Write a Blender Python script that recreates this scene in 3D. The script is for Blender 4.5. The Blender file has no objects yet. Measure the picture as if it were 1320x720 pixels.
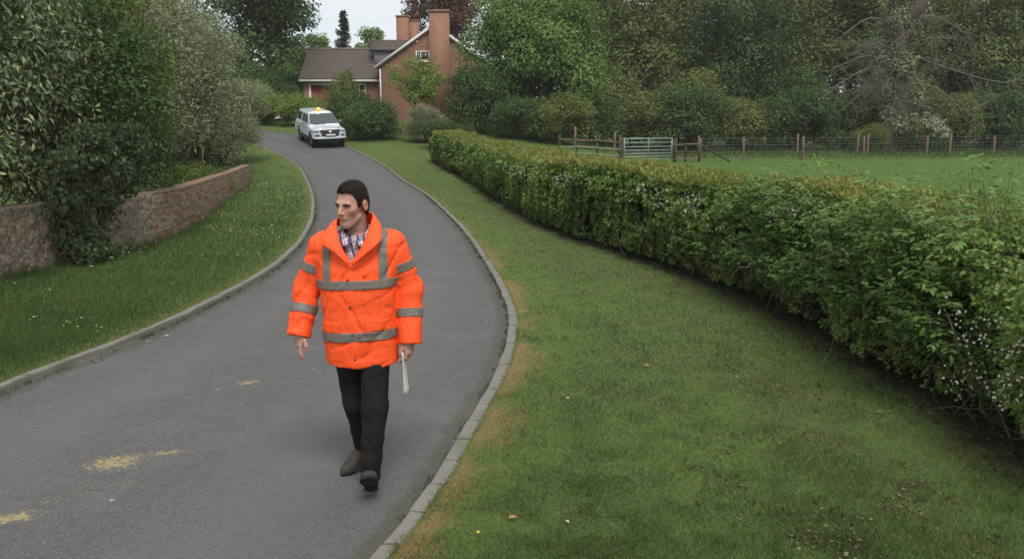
import bpy, bmesh, math, random
import numpy as np
from mathutils import Vector, Matrix

# ------------------------------------------------------------------ camera, sky, sun, exposure
scene = bpy.context.scene
COL = scene.collection
R = math.radians

cam_data = bpy.data.cameras.new("camera")
cam_data.sensor_width = 36.0
cam_data.lens = 30.0
cam_data.clip_start = 0.05
cam_data.clip_end = 3000.0
cam = bpy.data.objects.new("camera", cam_data)
COL.objects.link(cam)
CAM_H = 2.13
cam.location = (0.0, 0.0, CAM_H)
cam.rotation_euler = (R(90.0) - math.atan(200.0 / 1100.0), 0.0, 0.0)
scene.camera = cam

SUN_EL, SUN_AZ = R(57.0), R(165.0)          # azimuth measured clockwise from +Y
world = bpy.data.worlds.new("World")
scene.world = world
world.use_nodes = True
wn, wl = world.node_tree.nodes, world.node_tree.links
wn.clear()
w_out = wn.new("ShaderNodeOutputWorld")
w_bg = wn.new("ShaderNodeBackground")
w_sky = wn.new("ShaderNodeTexSky")
w_sky.sky_type = 'NISHITA'
w_sky.sun_disc = False
w_sky.sun_elevation = SUN_EL
w_sky.sun_rotation = SUN_AZ
w_sky.air_density = 1.0
w_sky.dust_density = 2.0
w_sky.ozone_density = 1.0
# cloud cover: a broken layer of pale cloud over the blue
w_tc = wn.new("ShaderNodeTexCoord")
w_map = wn.new("ShaderNodeMapping")
w_map.inputs["Scale"].default_value = (1.0, 1.0, 3.2)
w_map.inputs["Location"].default_value = (3.1, 1.7, 0.4)
w_noise = wn.new("ShaderNodeTexNoise")
w_noise.inputs["Scale"].default_value = 2.2
w_noise.inputs["Detail"].default_value = 7.0
w_noise.inputs["Roughness"].default_value = 0.55
w_ramp = wn.new("ShaderNodeValToRGB")
w_ramp.color_ramp.elements[0].position = 0.30
w_ramp.color_ramp.elements[0].color = (0.50, 0.50, 0.50, 1)
w_ramp.color_ramp.elements[1].position = 0.62
w_ramp.color_ramp.elements[1].color = (1, 1, 1, 1)
w_mix = wn.new("ShaderNodeMix")
w_mix.data_type = 'RGBA'
w_mix.inputs[7].default_value = (5.5, 5.45, 5.4, 1.0)
wl.new(w_tc.outputs["Generated"], w_map.inputs["Vector"])
wl.new(w_map.outputs[0], w_noise.inputs["Vector"])
wl.new(w_noise.outputs[0], w_ramp.inputs[0])
wl.new(w_ramp.outputs[0], w_mix.inputs[0])
wl.new(w_sky.outputs[0], w_mix.inputs[6])
wl.new(w_mix.outputs[2], w_bg.inputs["Color"])
w_bg.inputs["Strength"].default_value = 0.105
wl.new(w_bg.outputs[0], w_out.inputs["Surface"])

sun_data = bpy.data.lights.new("sun", 'SUN')
sun_data.energy = 1.5
sun_data.angle = R(24.0)
sun_data.color = (1.0, 0.965, 0.92)
sun = bpy.data.objects.new("sun", sun_data)
COL.objects.link(sun)
sd = Vector((math.sin(SUN_AZ) * math.cos(SUN_EL), math.cos(SUN_AZ) * math.cos(SUN_EL), math.sin(SUN_EL)))
sun.rotation_euler = sd.to_track_quat('Z', 'Y').to_euler()
sun.location = (0, 0, 40)

vs = scene.view_settings
vs.view_transform = 'Standard'
vs.look = 'None'
vs.exposure = 0.74
vs.gamma = 1.0
vs.use_curve_mapping = False
scene.cycles.max_bounces = 6
scene.cycles.diffuse_bounces = 3
scene.cycles.glossy_bounces = 2
scene.cycles.transmission_bounces = 3
scene.cycles.transparent_max_bounces = 6

# ------------------------------------------------------------------ helpers
rng = np.random.default_rng(7)
random.seed(7)


def sm(a, b, x):
    t = np.clip((np.asarray(x, float) - a) / (b - a), 0, 1)
    return t * t * (3 - 2 * t)


def ground_z(x, y):
    """level of the lane; the land climbs gently towards the house"""
    return 2.5 * sm(31, 64, y) * (1 - 0.85 * sm(-1, 9, x))


_perm = np.random.default_rng(3).integers(0, 2**31, 4096)


def _hash(i, j, k):
    n = (i * 73856093) ^ (j * 19349663) ^ (k * 83492791)
    return (_perm[n & 4095] / 2**31)


def vnoise(p, seed=0):
    """value noise in [-1,1], p (n,3)"""
    p = np.asarray(p, float) + seed * 17.13
    i = np.floor(p).astype(np.int64)
    f = p - i
    f = f * f * (3 - 2 * f)
    r = 0
    for dx in (0, 1):
        for dy in (0, 1):
            for dz in (0, 1):
                w = (f[:, 0] if dx else 1 - f[:, 0]) * (f[:, 1] if dy else 1 - f[:, 1]) * (f[:, 2] if dz else 1 - f[:, 2])
                r = r + w * _hash(i[:, 0] + dx, i[:, 1] + dy, i[:, 2] + dz)
    return r * 2 - 1


def fbm(p, seed=0, octv=3):
    s, a = 0, 1.0
    p = np.asarray(p, float)
    for o in range(octv):
        s = s + a * vnoise(p * 2**o, seed + o)
        a *= 0.5
    return s


def unit(v):
    return v / np.maximum(np.linalg.norm(v, axis=-1, keepdims=True), 1e-9)


def mesh_np(name, V, F, smooth=False, attrs=None, colors=None):
    """mesh from numpy arrays; F is (n,3) or (n,4) or a list of such arrays"""
    Fs = F if isinstance(F, list) else [F]
    Fs = [np.asarray(f, np.int32) for f in Fs if len(f)]
    me = bpy.data.meshes.new(name)
    V = np.asarray(V, np.float32)
    me.vertices.add(len(V))
    me.vertices.foreach_set("co", V.ravel())
    nl = sum(f.size for f in Fs)
    npoly = sum(len(f) for f in Fs)
    me.loops.add(nl)
    me.polygons.add(npoly)
    me.loops.foreach_set("vertex_index", np.concatenate([f.ravel() for f in Fs]))
    tot = np.concatenate([np.full(len(f), f.shape[1], np.int32) for f in Fs])
    st = np.concatenate([[0], np.cumsum(tot)[:-1]]).astype(np.int32)
    me.polygons.foreach_set("loop_start", st)
    me.polygons.foreach_set("loop_total", tot)
    if smooth:
        me.polygons.foreach_set("use_smooth", np.ones(npoly, bool))
    me.update(calc_edges=True)
    for k, a in (attrs or {}).items():
        at = me.attributes.new(k, 'FLOAT', 'POINT')
        at.data.foreach_set("value", np.asarray(a, np.float32))
    for k, a in (colors or {}).items():
        at = me.attributes.new(k, 'FLOAT_COLOR', 'POINT')
        a = np.asarray(a, np.float32)
        if a.shape[1] == 3:
            a = np.hstack([a, np.ones((len(a), 1), np.float32)])
        at.data.foreach_set("color", a.ravel())
    return me


def obj(name, me, mat=None, parent=None):
    o = bpy.data.objects.new(name, me)
    COL.objects.link(o)
    if mat is not None and len(me.materials) == 0:
        for m in (mat if isinstance(mat, (list, tuple)) else [mat]):
            me.materials.append(m)
    if parent is not None:
        o.parent = parent
    return o


def tag(o, label=None, cat=None, group=None, kind=None):
    if label: o["label"] = label
    if cat: o["category"] = cat
    if group: o["group"] = group
    if kind: o["kind"] = kind
    return o


def thing(name, label, cat, loc=(0, 0, 0), rz=0.0, group=None):
    o = bpy.data.objects.new(name, None)
    COL.objects.link(o)
    o.empty_display_size = 0.2
    o.location = loc
    o.rotation_euler = (0, 0, rz)
    return tag(o, label, cat, group)


def copy_tree(o, parent=None):
    c = o.copy()
    COL.objects.link(c)
    if parent is not None:
        c.parent = parent
    for ch in [k for k in o.children]:
        copy_tree(ch, c)
    return c


class MB:
    """collects simple solids into one mesh"""
    def __init__(self):
        self.v, self.f, self.n = [], {3: [], 4: []}, 0

    def add(self, V, F):
        V = np.asarray(V, float)
        for f in F:
            self.f[len(f)].append([i + self.n for i in f])
        self.v.append(V)
        self.n += len(V)
        return self

    def hexa(self, P):
        return self.add(P, [(0, 3, 2, 1), (4, 5, 6, 7), (0, 1, 5, 4), (1, 2, 6, 5), (2, 3, 7, 6), (3, 0, 4, 7)])

    def box(self, x0, x1, y0, y1, z0, z1):
        return self.hexa([(x0, y0, z0), (x1, y0, z0), (x1, y1, z0), (x0, y1, z0),
                          (x0, y0, z1), (x1, y0, z1), (x1, y1, z1), (x0, y1, z1)])

    def bar(self, a, b, w, h):
        a, b = np.array(a, float), np.array(b, float)
        d = unit(b - a)
        up = np.array([0, 0, 1.0]) if abs(d[2]) < 0.95 else np.array([0, 1.0, 0])
        s = unit(np.cross(d, up))
        u = np.cross(s, d)
        P = []
        for c in (a, b):
            for i, j in ((-1, -1), (1, -1), (1, 1), (-1, 1)):
                P.append(c + s * i * w / 2 + u * j * h / 2)
        return self.add(P, [(0, 1, 2, 3), (7, 6, 5, 4), (0, 4, 5, 1), (1, 5, 6, 2), (2, 6, 7, 3), (3, 7, 4, 0)])

    def tube(self, pts, rad, n=6):
        V, F = tube_np(np.array(pts, float), rad, n)
        self.v.append(V)
        for f in F:
            self.f[4].append([i + self.n for i in f])
        # caps
        for base, sgn in ((0, -1), (len(V) - n, 1)):
            for k in range(1, n - 1):
                t = [base, base + k, base + k + 1]
                self.f[3].append([i + self.n for i in (t if sgn > 0 else t[::-1])])
        self.n += len(V)
        return self

    def lathe(self, c, axis, prof, n=16):
        """prof: list of (offset along axis, radius)"""
        c, axis = np.array(c, float), unit(np.array(axis, float))
        up = np.array([0, 0, 1.0]) if abs(axis[2]) < 0.9 else np.array([1.0, 0, 0])
        s = unit(np.cross(axis, up)); u = np.cross(s, axis)
        V = []
        for o, r in prof:
            for k in range(n):
                a = 2 * math.pi * k / n
                V.append(c + axis * o + (s * math.cos(a) + u * math.sin(a)) * r)
        F = []
        for i in range(len(prof) - 1):
            for k in range(n):
                F.append((i * n + k, i * n + (k + 1) % n, (i + 1) * n + (k + 1) % n, (i + 1) * n + k))
        return self.add(V, F)

    def mesh(self, name, smooth=False, bevel=0.0, attrs=None):
        me = mesh_np(name, np.vstack(self.v), [np.array(self.f[k]).reshape(-1, k) for k in (4, 3)], smooth, attrs)
        bm = bmesh.new(); bm.from_mesh(me)
        bmesh.ops.recalc_face_normals(bm, faces=bm.faces)
        if bevel > 0:
            bmesh.ops.bevel(bm, geom=list(bm.edges), offset=bevel, segments=1, affect='EDGES')
        bm.to_mesh(me); bm.free()
        return me

    def build(self, name, mat, parent=None, smooth=False, bevel=0.0):
        return obj(name, self.mesh(name, smooth, bevel), mat, parent)


def tube_np(pts, rad, n=5):
    pts = np.asarray(pts, float)
    m = len(pts)
    rad = np.broadcast_to(np.asarray(rad, float), (m,))
    t = np.gradient(pts, axis=0)
    t = unit(t)
    ref = np.where(np.abs(t[:, 2:3]) > 0.9, [[1.0, 0, 0]], [[0, 0, 1.0]])
    s = unit(np.cross(t, ref)); u = np.cross(s, t)
    a = np.arange(n) * 2 * math.pi / n
    V = pts[:, None] + rad[:, None, None] * (np.cos(a)[None, :, None] * s[:, None] + np.sin(a)[None, :, None] * u[:, None])
    i = np.arange(m - 1)[:, None] * n
    k = np.arange(n)[None]
    k2 = (k + 1) % n
    F = np.stack([i + k, i + k2, i + n + k2, i + n + k], -1).reshape(-1, 4)
    return V.reshape(-1, 3), F


def spline(P, n):
    """Catmull-Rom through P resampled to n points, even in parameter"""
    P = np.asarray(P, float)
    Q = np.vstack([2 * P[0] - P[1], P, 2 * P[-1] - P[-2]])
    t = np.linspace(0, len(P) - 1 - 1e-9, n)
    i = t.astype(int)
    f = (t - i)[:, None]
    p0, p1, p2, p3 = Q[i], Q[i + 1], Q[i + 2], Q[i + 3]
    return 0.5 * (2 * p1 + (p2 - p0) * f + (2 * p0 - 5 * p1 + 4 * p2 - p3) * f**2 + (3 * p1 - p0 - 3 * p2 + p3) * f**3)


def by_length(P, step):
    P = spline(P, len(P) * 30)
    s = np.concatenate([[0], np.cumsum(np.linalg.norm(np.diff(P, axis=0), axis=1))])
    n = max(2, int(s[-1] / step))
    q = np.linspace(0, s[-1], n + 1)
    return np.stack([np.interp(q, s, P[:, k]) for k in range(P.shape[1])], 1)


# ------------------------------------------------------------------ materials
MATS = {}


class NT:
    def __init__(self, name):
        self.m = bpy.data.materials.new(name)
        self.m.use_nodes = True
        self.n, self.l = self.m.node_tree.nodes, self.m.node_tree.links
        self.n.clear()
        self.out = self.n.new("ShaderNodeOutputMaterial")
        MATS[name] = self.m

    def node(self, typ, **kw):
        d = self.n.new("ShaderNode" + typ)
        for k, v in kw.items():
            if k in ("data_type", "operation", "blend_type", "attribute_name", "feature", "vector_type", "noise_dimensions", "distance"):
                setattr(d, k, v)
            else:
                self.set(d.inputs[k.replace("_", " ")] if isinstance(k, str) and not k.startswith("i") else d.inputs[int(k[1:])], v)
        return d

    def set(self, sock, v):
        if hasattr(v, "is_output") and v.is_output:
            self.l.new(v, sock)
        elif isinstance(v, (tuple, list)) and len(v) == 3 and sock.type == 'RGBA':
            sock.default_value = (*v, 1)
        else:
            sock.default_value = v

    def pos(self):
        return self.node("NewGeometry").outputs["Position"]

    def objco(self):
        return self.node("TexCoord").outputs["Object"]

    def mapping(self, vec, scale=(1, 1, 1), loc=(0, 0, 0), rot=(0, 0, 0)):
        return self.node("Mapping", Vector=vec, Scale=scale, Location=loc, Rotation=rot).outputs[0]

    def noise(self, scale, vec=None, detail=3.0, rough=0.55):
        d = self.node("TexNoise", Scale=scale, Detail=detail, Roughness=rough)
        if vec is not None: self.l.new(vec, d.inputs["Vector"])
        return d.outputs[0]

    def voronoi(self, scale, vec=None, feature='F1', out=0):
        d = self.node("TexVoronoi", feature=feature, Scale=scale)
        if vec is not None: self.l.new(vec, d.inputs["Vector"])
        return d.outputs[out]

    def attr(self, name, out="Fac"):
        return self.node("Attribute", attribute_name=name).outputs[out]

    def ramp(self, fac, stops):
        d = self.n.new("ShaderNodeValToRGB")
        self.l.new(fac, d.inputs[0])
        e = d.color_ramp.elements
        while len(e) < len(stops): e.new(0.5)
        for k, (p, c) in enumerate(stops):
            e[k].position = p
            e[k].color = (*c, 1) if isinstance(c, (tuple, list)) else (c, c, c, 1)
        return d.outputs[0]

    def mix(self, fac, a, b, blend='MIX'):
        d = self.node("Mix", data_type='RGBA', blend_type=blend)
        self.set(d.inputs[0], fac); self.set(d.inputs[6], a); self.set(d.inputs[7], b)
        return d.outputs[2]

    def math(self, op, a, b=0.0, c=0.0, clamp=False):
        d = self.node("Math", operation=op)
        d.use_clamp = clamp
        self.set(d.inputs[0], a); self.set(d.inputs[1], b); self.set(d.inputs[2], c)
        return d.outputs[0]

    def bump(self, h, strength=0.3, dist=0.01):
        return self.node("Bump", Height=h, Strength=strength, Distance=dist).outputs[0]

    def finish(self, color, rough=0.7, normal=None, metal=0.0, spec=0.5, transl=0.0, transcol=None, coat=0.0, emis=None, emis_s=0.0):
        p = self.node("BsdfPrincipled")
        self.set(p.inputs["Base Color"], color)
        self.set(p.inputs["Roughness"], rough)
        self.set(p.inputs["Metallic"], metal)
        self.set(p.inputs["Specular IOR Level"], spec)
        self.set(p.inputs["Coat Weight"], coat)
        if emis is not None:
            self.set(p.inputs["Emission Color"], emis); self.set(p.inputs["Emission Strength"], emis_s)
        if normal is not None: self.l.new(normal, p.inputs["Normal"])
        s = p.outputs[0]
        if transl > 0:
            t = self.node("BsdfTranslucent")
            self.set(t.inputs[0], transcol if transcol is not None else color)
            x = self.node("MixShader", i0=transl)
            self.l.new(s, x.inputs[1]); self.l.new(t.outputs[0], x.inputs[2])
            s = x.outputs[0]
        self.l.new(s, self.out.inputs["Surface"])
        return self.m


def plain(name, col, rough=0.6, var=0.12, nscale=8.0, bump=0.0, metal=0.0, spec=0.5, coat=0.0):
    """a painted / simple surface with slight unevenness of colour"""
    t = NT(name)
    n = t.noise(nscale, t.objco(), 5.0, 0.65)
    lo = tuple(c * (1 - var) for c in col); hi = tuple(min(1, c * (1 + var)) for c in col)
    c = t.ramp(n, [(0.3, lo), (0.7, hi)])
    nb = t.bump(t.noise(nscale * 12, t.objco(), 3.0), bump, 0.004) if bump > 0 else None
    r = t.ramp(n, [(0.3, max(0, rough - 0.06)), (0.7, min(1, rough + 0.06))])
    return t.finish(c, r, nb, metal, spec, coat=coat)


def leaf_mat(name, stops, rough=0.55, transl=0.33, spec=0.3):
    t = NT(name)
    stops = [(q, tuple(min(0.8, v * k) for v, k in zip(col, (2.15, 2.25, 2.05)))) for q, col in stops] if name.startswith("leaf") else stops
    c = t.ramp(t.attr("tint"), stops)
    return t.finish(c, rough, None, 0, spec, transl, t.mix(0.5, c, (0.10, 0.16, 0.02)))
# ------------------------------------------------------------------ implicit surfaces
def surfnet(f, lo, hi, h):
    """mesh of f<0 by surface nets; returns V, F(quads)"""
    lo, hi = np.array(lo, float), np.array(hi, float)
    n = np.ceil((hi - lo) / h).astype(int) + 1
    ax = [lo[k] + h * np.arange(n[k]) for k in range(3)]
    G = np.stack(np.meshgrid(*ax, indexing='ij'), -1).reshape(-1, 3)
    val = np.concatenate([f(G[i:i + 400000]) for i in range(0, len(G), 400000)]).reshape(n)
    S = val < 0
    c = [(i, j, k) for i in (0, 1) for j in (0, 1) for k in (0, 1)]
    sl = lambda A, o: A[o[0]:n[0] - 1 + o[0], o[1]:n[1] - 1 + o[1], o[2]:n[2] - 1 + o[2]]
    cnt = sum(sl(S, o).astype(np.int8) for o in c)
    act = (cnt > 0) & (cnt < 8)
    idx = -np.ones(act.shape, np.int64)
    I = np.argwhere(act)
    idx[act] = np.arange(len(I))
    acc = np.zeros((len(I), 3)); w = np.zeros(len(I))
    for a in c:
        for axis in range(3):
            if a[axis]: continue
            b = list(a); b[axis] = 1
            va = val[I[:, 0] + a[0], I[:, 1] + a[1], I[:, 2] + a[2]]
            vb = val[I[:, 0] + b[0], I[:, 1] + b[1], I[:, 2] + b[2]]
            cr = (va < 0) != (vb < 0)
            t = np.where(cr, va / np.where(cr, va - vb, 1), 0)
            P = np.tile(np.array(a, float), (len(I), 1)); P[:, axis] = t
            acc += P * cr[:, None]; w += cr
    V = lo + (I + acc / w[:, None]) * h
    F = []
    for axis in range(3):
        o1, o2 = [(1, 2), (2, 0), (0, 1)][axis]
        m = [n[0] - 1, n[1] - 1, n[2] - 1]
        s0 = [slice(1, n[k] - 1) for k in range(3)]; s0[axis] = slice(0, n[axis] - 1)
        s1 = list(s0); s1[axis] = slice(1, n[axis])
        A, B = S[tuple(s0)], S[tuple(s1)]
        E = np.argwhere(A != B)
        if not len(E): continue
        sgn = A[E[:, 0], E[:, 1], E[:, 2]]
        E = E + np.array([0 if k == axis else 1 for k in range(3)])
        q = []
        for d1, d2 in ((-1, -1), (0, -1), (0, 0), (-1, 0)):
            e = E.copy(); e[:, o1] += d1; e[:, o2] += d2
            q.append(idx[e[:, 0], e[:, 1], e[:, 2]])
        q = np.stack(q, -1)
        q[~sgn] = q[~sgn][:, ::-1]
        F.append(q)
    return V, np.vstack(F)


def s_ball(p, c, r): return np.linalg.norm(p - np.array(c), axis=1) - r


def s_ell(p, c, r):
    r = np.array(r, float); q = p - np.array(c)
    k0 = np.linalg.norm(q / r, axis=1); k1 = np.linalg.norm(q / r**2, axis=1)
    return k0 * (k0 - 1) / np.maximum(k1, 1e-6)


def s_cap(p, a, b, ra, rb):
    a, b = np.array(a, float), np.array(b, float)
    d = b - a
    t = np.clip((p - a) @ d / (d @ d), 0, 1)
    return np.linalg.norm(p - a - t[:, None] * d, axis=1) - (ra + (rb - ra) * t)


def s_chain(p, pts, rad, k=0.02):
    d = None
    for i in range(len(pts) - 1):
        e = s_cap(p, pts[i], pts[i + 1], rad[i], rad[i + 1])
        d = e if d is None else smin(d, e, k)
    return d


def s_box(p, c, hsize, r=0.0):
    q = np.abs(p - np.array(c)) - np.array(hsize) + r
    return np.linalg.norm(np.maximum(q, 0), axis=1) + np.minimum(q.max(1), 0) - r


def smin(a, b, k):
    h = np.clip(0.5 + 0.5 * (b - a) / k, 0, 1)
    return b + (a - b) * h - k * h * (1 - h)


def smax(a, b, k): return -smin(-a, -b, k)


def sdf_obj(name, f, lo, hi, h, mat, parent=None, colfn=None):
    V, F = surfnet(f, lo, hi, h)
    me = mesh_np(name, V, F, True, None, dict(Col=colfn(V)) if colfn else None)
    return obj(name, me, mat, parent)


def patch(src, name, planes, pred, off, mat, parent, skirt=0.006, smooth=True):
    """a thin panel lying on the surface of src: cut by planes, keep the faces pred likes, lift by off"""
    bm = bmesh.new(); bm.from_mesh(src)
    for co, no in planes:
        bmesh.ops.bisect_plane(bm, geom=bm.verts[:] + bm.edges[:] + bm.faces[:], dist=1e-5, plane_co=co, plane_no=no)
    bm.normal_update()
    kill = []
    cents = np.array([f.calc_center_median() for f in bm.faces]); nrm = np.array([f.normal for f in bm.faces])
    ok = pred(cents, nrm)
    kill = [f for f, k in zip(bm.faces, ok) if not k]
    bmesh.ops.delete(bm, geom=kill, context='FACES')
    nv = [(v, v.normal.copy()) for v in bm.verts]
    for v, nn in nv: v.co = v.co + nn * off
    be = [e for e in bm.edges if len(e.link_faces) == 1]
    nd = {v.index: nn for v, nn in nv}
    bm.verts.index_update()
    vn = {v: nn for v, nn in nv}
    if be and skirt > 0:
        rim = [v for e in be for v in e.verts]
        r = bmesh.ops.extrude_edge_only(bm, edges=be)
        new = [g for g in r["geom"] if isinstance(g, bmesh.types.BMVert)]
        # match each new vertex to the rim vertex it came from
        for v in new:
            for e in v.link_edges:
                o = e.other_vert(v)
                if o in vn:
                    v.co = v.co - vn[o] * (off + skirt)
                    break
    me = bpy.data.meshes.new(name)
    bm.to_mesh(me); bm.free()
    for at in [a for a in me.attributes if a.name == "Col"]: me.attributes.remove(at)
    if smooth and len(me.polygons): me.polygons.foreach_set("use_smooth", np.ones(len(me.polygons), bool))
    me.materials.clear()
    return obj(name, me, mat, parent)
# ------------------------------------------------------------------ lane, verges, field
KR = np.array([(-1.35, 1.2), (-1.0, 2.6), (-0.68, 3.94), (-0.5, 4.71), (-0.31, 5.91), (-0.13, 7.21), (-0.045, 8.4), (-0.05, 9.6), (-0.22, 11.48),
               (-0.55, 14.03), (-1.06, 17.56), (-2.06, 23.13), (-3.02, 27.77), (-5.03, 35.93), (-6.54, 40.34), (-8.44, 44.48),
               (-10.1, 47.0), (-12.0, 49.4), (-14.6, 51.9), (-19.0, 55.0), (-26.0, 58.5), (-40.0, 63.5)])
KL = np.array([(-4.6, 1.0), (-4.35, 3.5), (-4.14, 6.2), (-4.03, 7.09), (-3.87, 7.64), (-3.73, 8.5), (-3.63, 9.53), (-3.54, 11.0), (-3.53, 12.3), (-3.64, 13.78),
               (-3.98, 16.42), (-4.8, 20.67), (-6.25, 26.81), (-8.6, 35.5), (-10.2, 39.8), (-12.0, 43.2), (-14.2, 46.3), (-17.2, 49.2), (-21.5, 52.0), (-28.0, 55.0), (-40.0, 59.5)])
KRs, KLs = spline(KR, 500), spline(KL, 500)


def kr_x(y): return np.interp(y, KRs[:, 1], KRs[:, 0])
def kl_x(y): return np.interp(y, KLs[:, 1], KLs[:, 0])


UP_R, UP_L, KW = 0.034, 0.055, 0.092

HEDGE = np.array([(3.45, 1.6), (3.3, 3.2), (3.19, 4.9), (3.1, 6.65), (2.92, 9.2), (2.42, 11.7), (1.6, 14.3), (0.66, 17.4), (-0.42, 23.4), (-1.85, 32.9), (-3.75, 39.6)])
HGs = spline(HEDGE, 400)


def hedge_x(y): return np.interp(y, HGs[:, 1], HGs[:, 0])


def verge_z(x, y):
    """surface of everything outside the kerbs"""
    up = np.where(x > (kr_x(y) + kl_x(y)) / 2, UP_R, UP_L)
    left = sm(0.3, 2.6, kl_x(y) - x) * 0.10 * (1 - sm(30, 40, y))
    bump = 0.018 * vnoise(np.stack([x * 0.9, y * 0.9, 0 * x], -1).reshape(-1, 3), 4).reshape(np.shape(x)) * sm(0.1, 0.8, np.minimum(np.abs(x - kr_x(y)), np.abs(x - kl_x(y))))
    return ground_z(x, y) + up - 0.008 + left + bump


# colour of the turf: 0 lawn, brown edge, soil, field
def turf_masks(x, y):
    q = np.stack([x, y, 0 * x], -1)
    dr = x - kr_x(y) - KW
    dl = kl_x(y) - KW - x
    n1 = fbm(q * 1.7, 1); n2 = fbm(q * 6.0, 2)
    dry = np.where(dr > 0, np.clip(1.15 - dr / (0.20 + 0.17 * n1 + 0.12 * n2).clip(0.04), 0, 1), 0) * (1 - 0.55 * sm(10, 20, y)) * sm(-0.75, 0.1, n1 + 0.35 * n2 + 0.12)
    dry = np.maximum(dry, np.where(dl > 0, np.clip(1 - dl / (0.10 + 0.05 * n1).clip(0.03), 0, 1), 0) * 0.5)
    dh = x - hedge_x(y)
    soil = np.where(y < 40.5, sm(-0.22, 0.06, dh + 0.13 * n1 + 0.08 * n2) * (1 - sm(1.5, 1.8, dh)), 0)
    thin = np.where(dh < 0, sm(-2.6, -0.4, dh + 0.9 * n1), 0) * sm(-0.3, 0.5, n2 + n1 * 0.4 + 0.1) * (dr > 0)
    field = np.where((dh > 1.2) & (y > 3), 1.0, 0.0)
    return dry, soil, thin, field


def ground_mesh():
    ys = np.concatenate([np.linspace(-40, 0, 8), np.linspace(1, 16, 110), np.linspace(16.2, 40, 100), np.linspace(40.5, 70, 70), [75, 82, 92, 110, 140, 200, 320, 600, 1200, 2400]])
    V, F = [], []
    n = 0
    for side in (1, -1):
        far = np.concatenate([np.linspace(0, 1, 16)[:-1] ** 1.3 * 1.2, np.linspace(1.2, 8, 40), np.geomspace(8.4, 60, 26), [80, 120, 250, 600, 1800]])
        rows = []
        for y in ys:
            yy = min(max(y, 1.2), 58.0)
            e = (kr_x(yy) + KW * 0.6) if side > 0 else (kl_x(yy) - KW * 0.6)
            if y > 60: e = -30.0
            rows.append(np.stack([e + side * far, np.full(len(far), y)], -1))
        A = np.array(rows)
        m = A.shape[1]
        X, Y = A[..., 0].ravel(), A[..., 1].ravel()
        Z = verge_z(X, Y)
        V.append(np.stack([X, Y, Z], -1))
        i, j = np.meshgrid(np.arange(len(ys) - 1), np.arange(m - 1), indexing='ij')
        a = n + i * m + j
        q = np.stack([a, a + 1, a + m + 1, a + m], -1).reshape(-1, 4)
        F.append(q if side > 0 else q[:, ::-1])
        n += len(X)
    V = np.vstack(V); F = np.vstack(F)
    dry, soil, thin, field = turf_masks(V[:, 0], V[:, 1])
    return mesh_np("ground", V, F, True, dict(dry=dry, soil=soil, thin=thin, field=field))


t = NT("turf")
p = t.pos()
nb = t.noise(0.55, p, 4.0, 0.6)
nf = t.noise(38.0, p, 4.0, 0.7)
nm = t.noise(5.0, p, 4.0, 0.6)
g = t.mix(nb, (0.084, 0.124, 0.032), (0.106, 0.154, 0.041))
g = t.mix(t.ramp(nf, [(0.35, 0.0), (0.7, 1.0)]), g, (0.108, 0.138, 0.045))
g = t.mix(t.ramp(nm, [(0.58, 0.0), (0.76, 0.25)]), g, (0.060, 0.070, 0.026))
g = t.mix(t.math('MULTIPLY', t.attr("thin"), 0.3), g, (0.075, 0.072, 0.032))
fg = t.mix(nb, (0.076, 0.134, 0.028), (0.092, 0.154, 0.035))
g = t.mix(t.attr("field"), g, fg)
g = t.mix(t.math('MULTIPLY', t.attr("dry"), t.ramp(t.noise(15.0, p, 6.0, 0.75), [(0.37, 0.30), (0.52, 1.0)])), g, t.mix(nf, (0.175, 0.118, 0.052), (0.28, 0.20, 0.095)))
g = t.mix(t.attr("soil"), g, t.mix(nf, (0.020, 0.016, 0.010), (0.045, 0.037, 0.022)))
t.finish(g, 0.95, t.bump(nf, 0.8, 0.02), spec=0.15)
tag(obj("ground", ground_mesh(), MATS["turf"]), kind="structure", label="green lawn, verge and field turf")

# the lane
ys = np.concatenate([np.linspace(-6, 1.2, 4)[:-1], np.linspace(1.2, 62, 320)])
us = np.concatenate([[0, 0.02, 0.05, 0.1], np.linspace(0.15, 0.85, 12), [0.9, 0.95, 0.98, 1]])
# pair the two edges by arc position so that the ribbon stays even through the bend
A, B = spline(KL, 360), spline(KR, 360)
sA = np.concatenate([[0], np.cumsum(np.linalg.norm(np.diff(A, axis=0), axis=1))]); sA /= sA[-1]
sB = np.concatenate([[0], np.cumsum(np.linalg.norm(np.diff(B, axis=0), axis=1))]); sB /= sB[-1]
q = np.linspace(0, 1, 360)
A = np.stack([np.interp(q, sA, A[:, k]) for k in (0, 1)], 1); B = np.stack([np.interp(q, sB, B[:, k]) for k in (0, 1)], 1)
A = np.vstack([A[0] + [-0.2, -8.0], A]); B = np.vstack([B[0] + [-2.0, -8.0], B])
G = A[:, None] * (1 - us[None, :, None]) + B[:, None] * us[None, :, None]
wid = np.linalg.norm(B - A, axis=1)[:, None]
edge = np.minimum(us, 1 - us)[None] * wid
X, Y = G[..., 0].ravel(), G[..., 1].ravel()
cr = (0.012 * (1 - (2 * us - 1) ** 2))[None].repeat(len(A), 0).ravel()
V = np.stack([X, Y, ground_z(X, Y) + cr - 0.004], -1)
m = len(us)
i, j = np.meshgrid(np.arange(len(A) - 1), np.arange(m - 1), indexing='ij')
a = i * m + j
F = np.stack([a, a + 1, a + m + 1, a + m], -1).reshape(-1, 4)
rd = mesh_np("road", V, F, True, dict(edge=edge.ravel(), across=us[None].repeat(len(A), 0).ravel()))


def road_z(x, y):
    a, b = kl_x(y), kr_x(y)
    u = np.clip((x - a) / (b - a), 0, 1)
    return ground_z(x, y) + 0.012 * (1 - (2 * u - 1) ** 2) - 0.004


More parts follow.
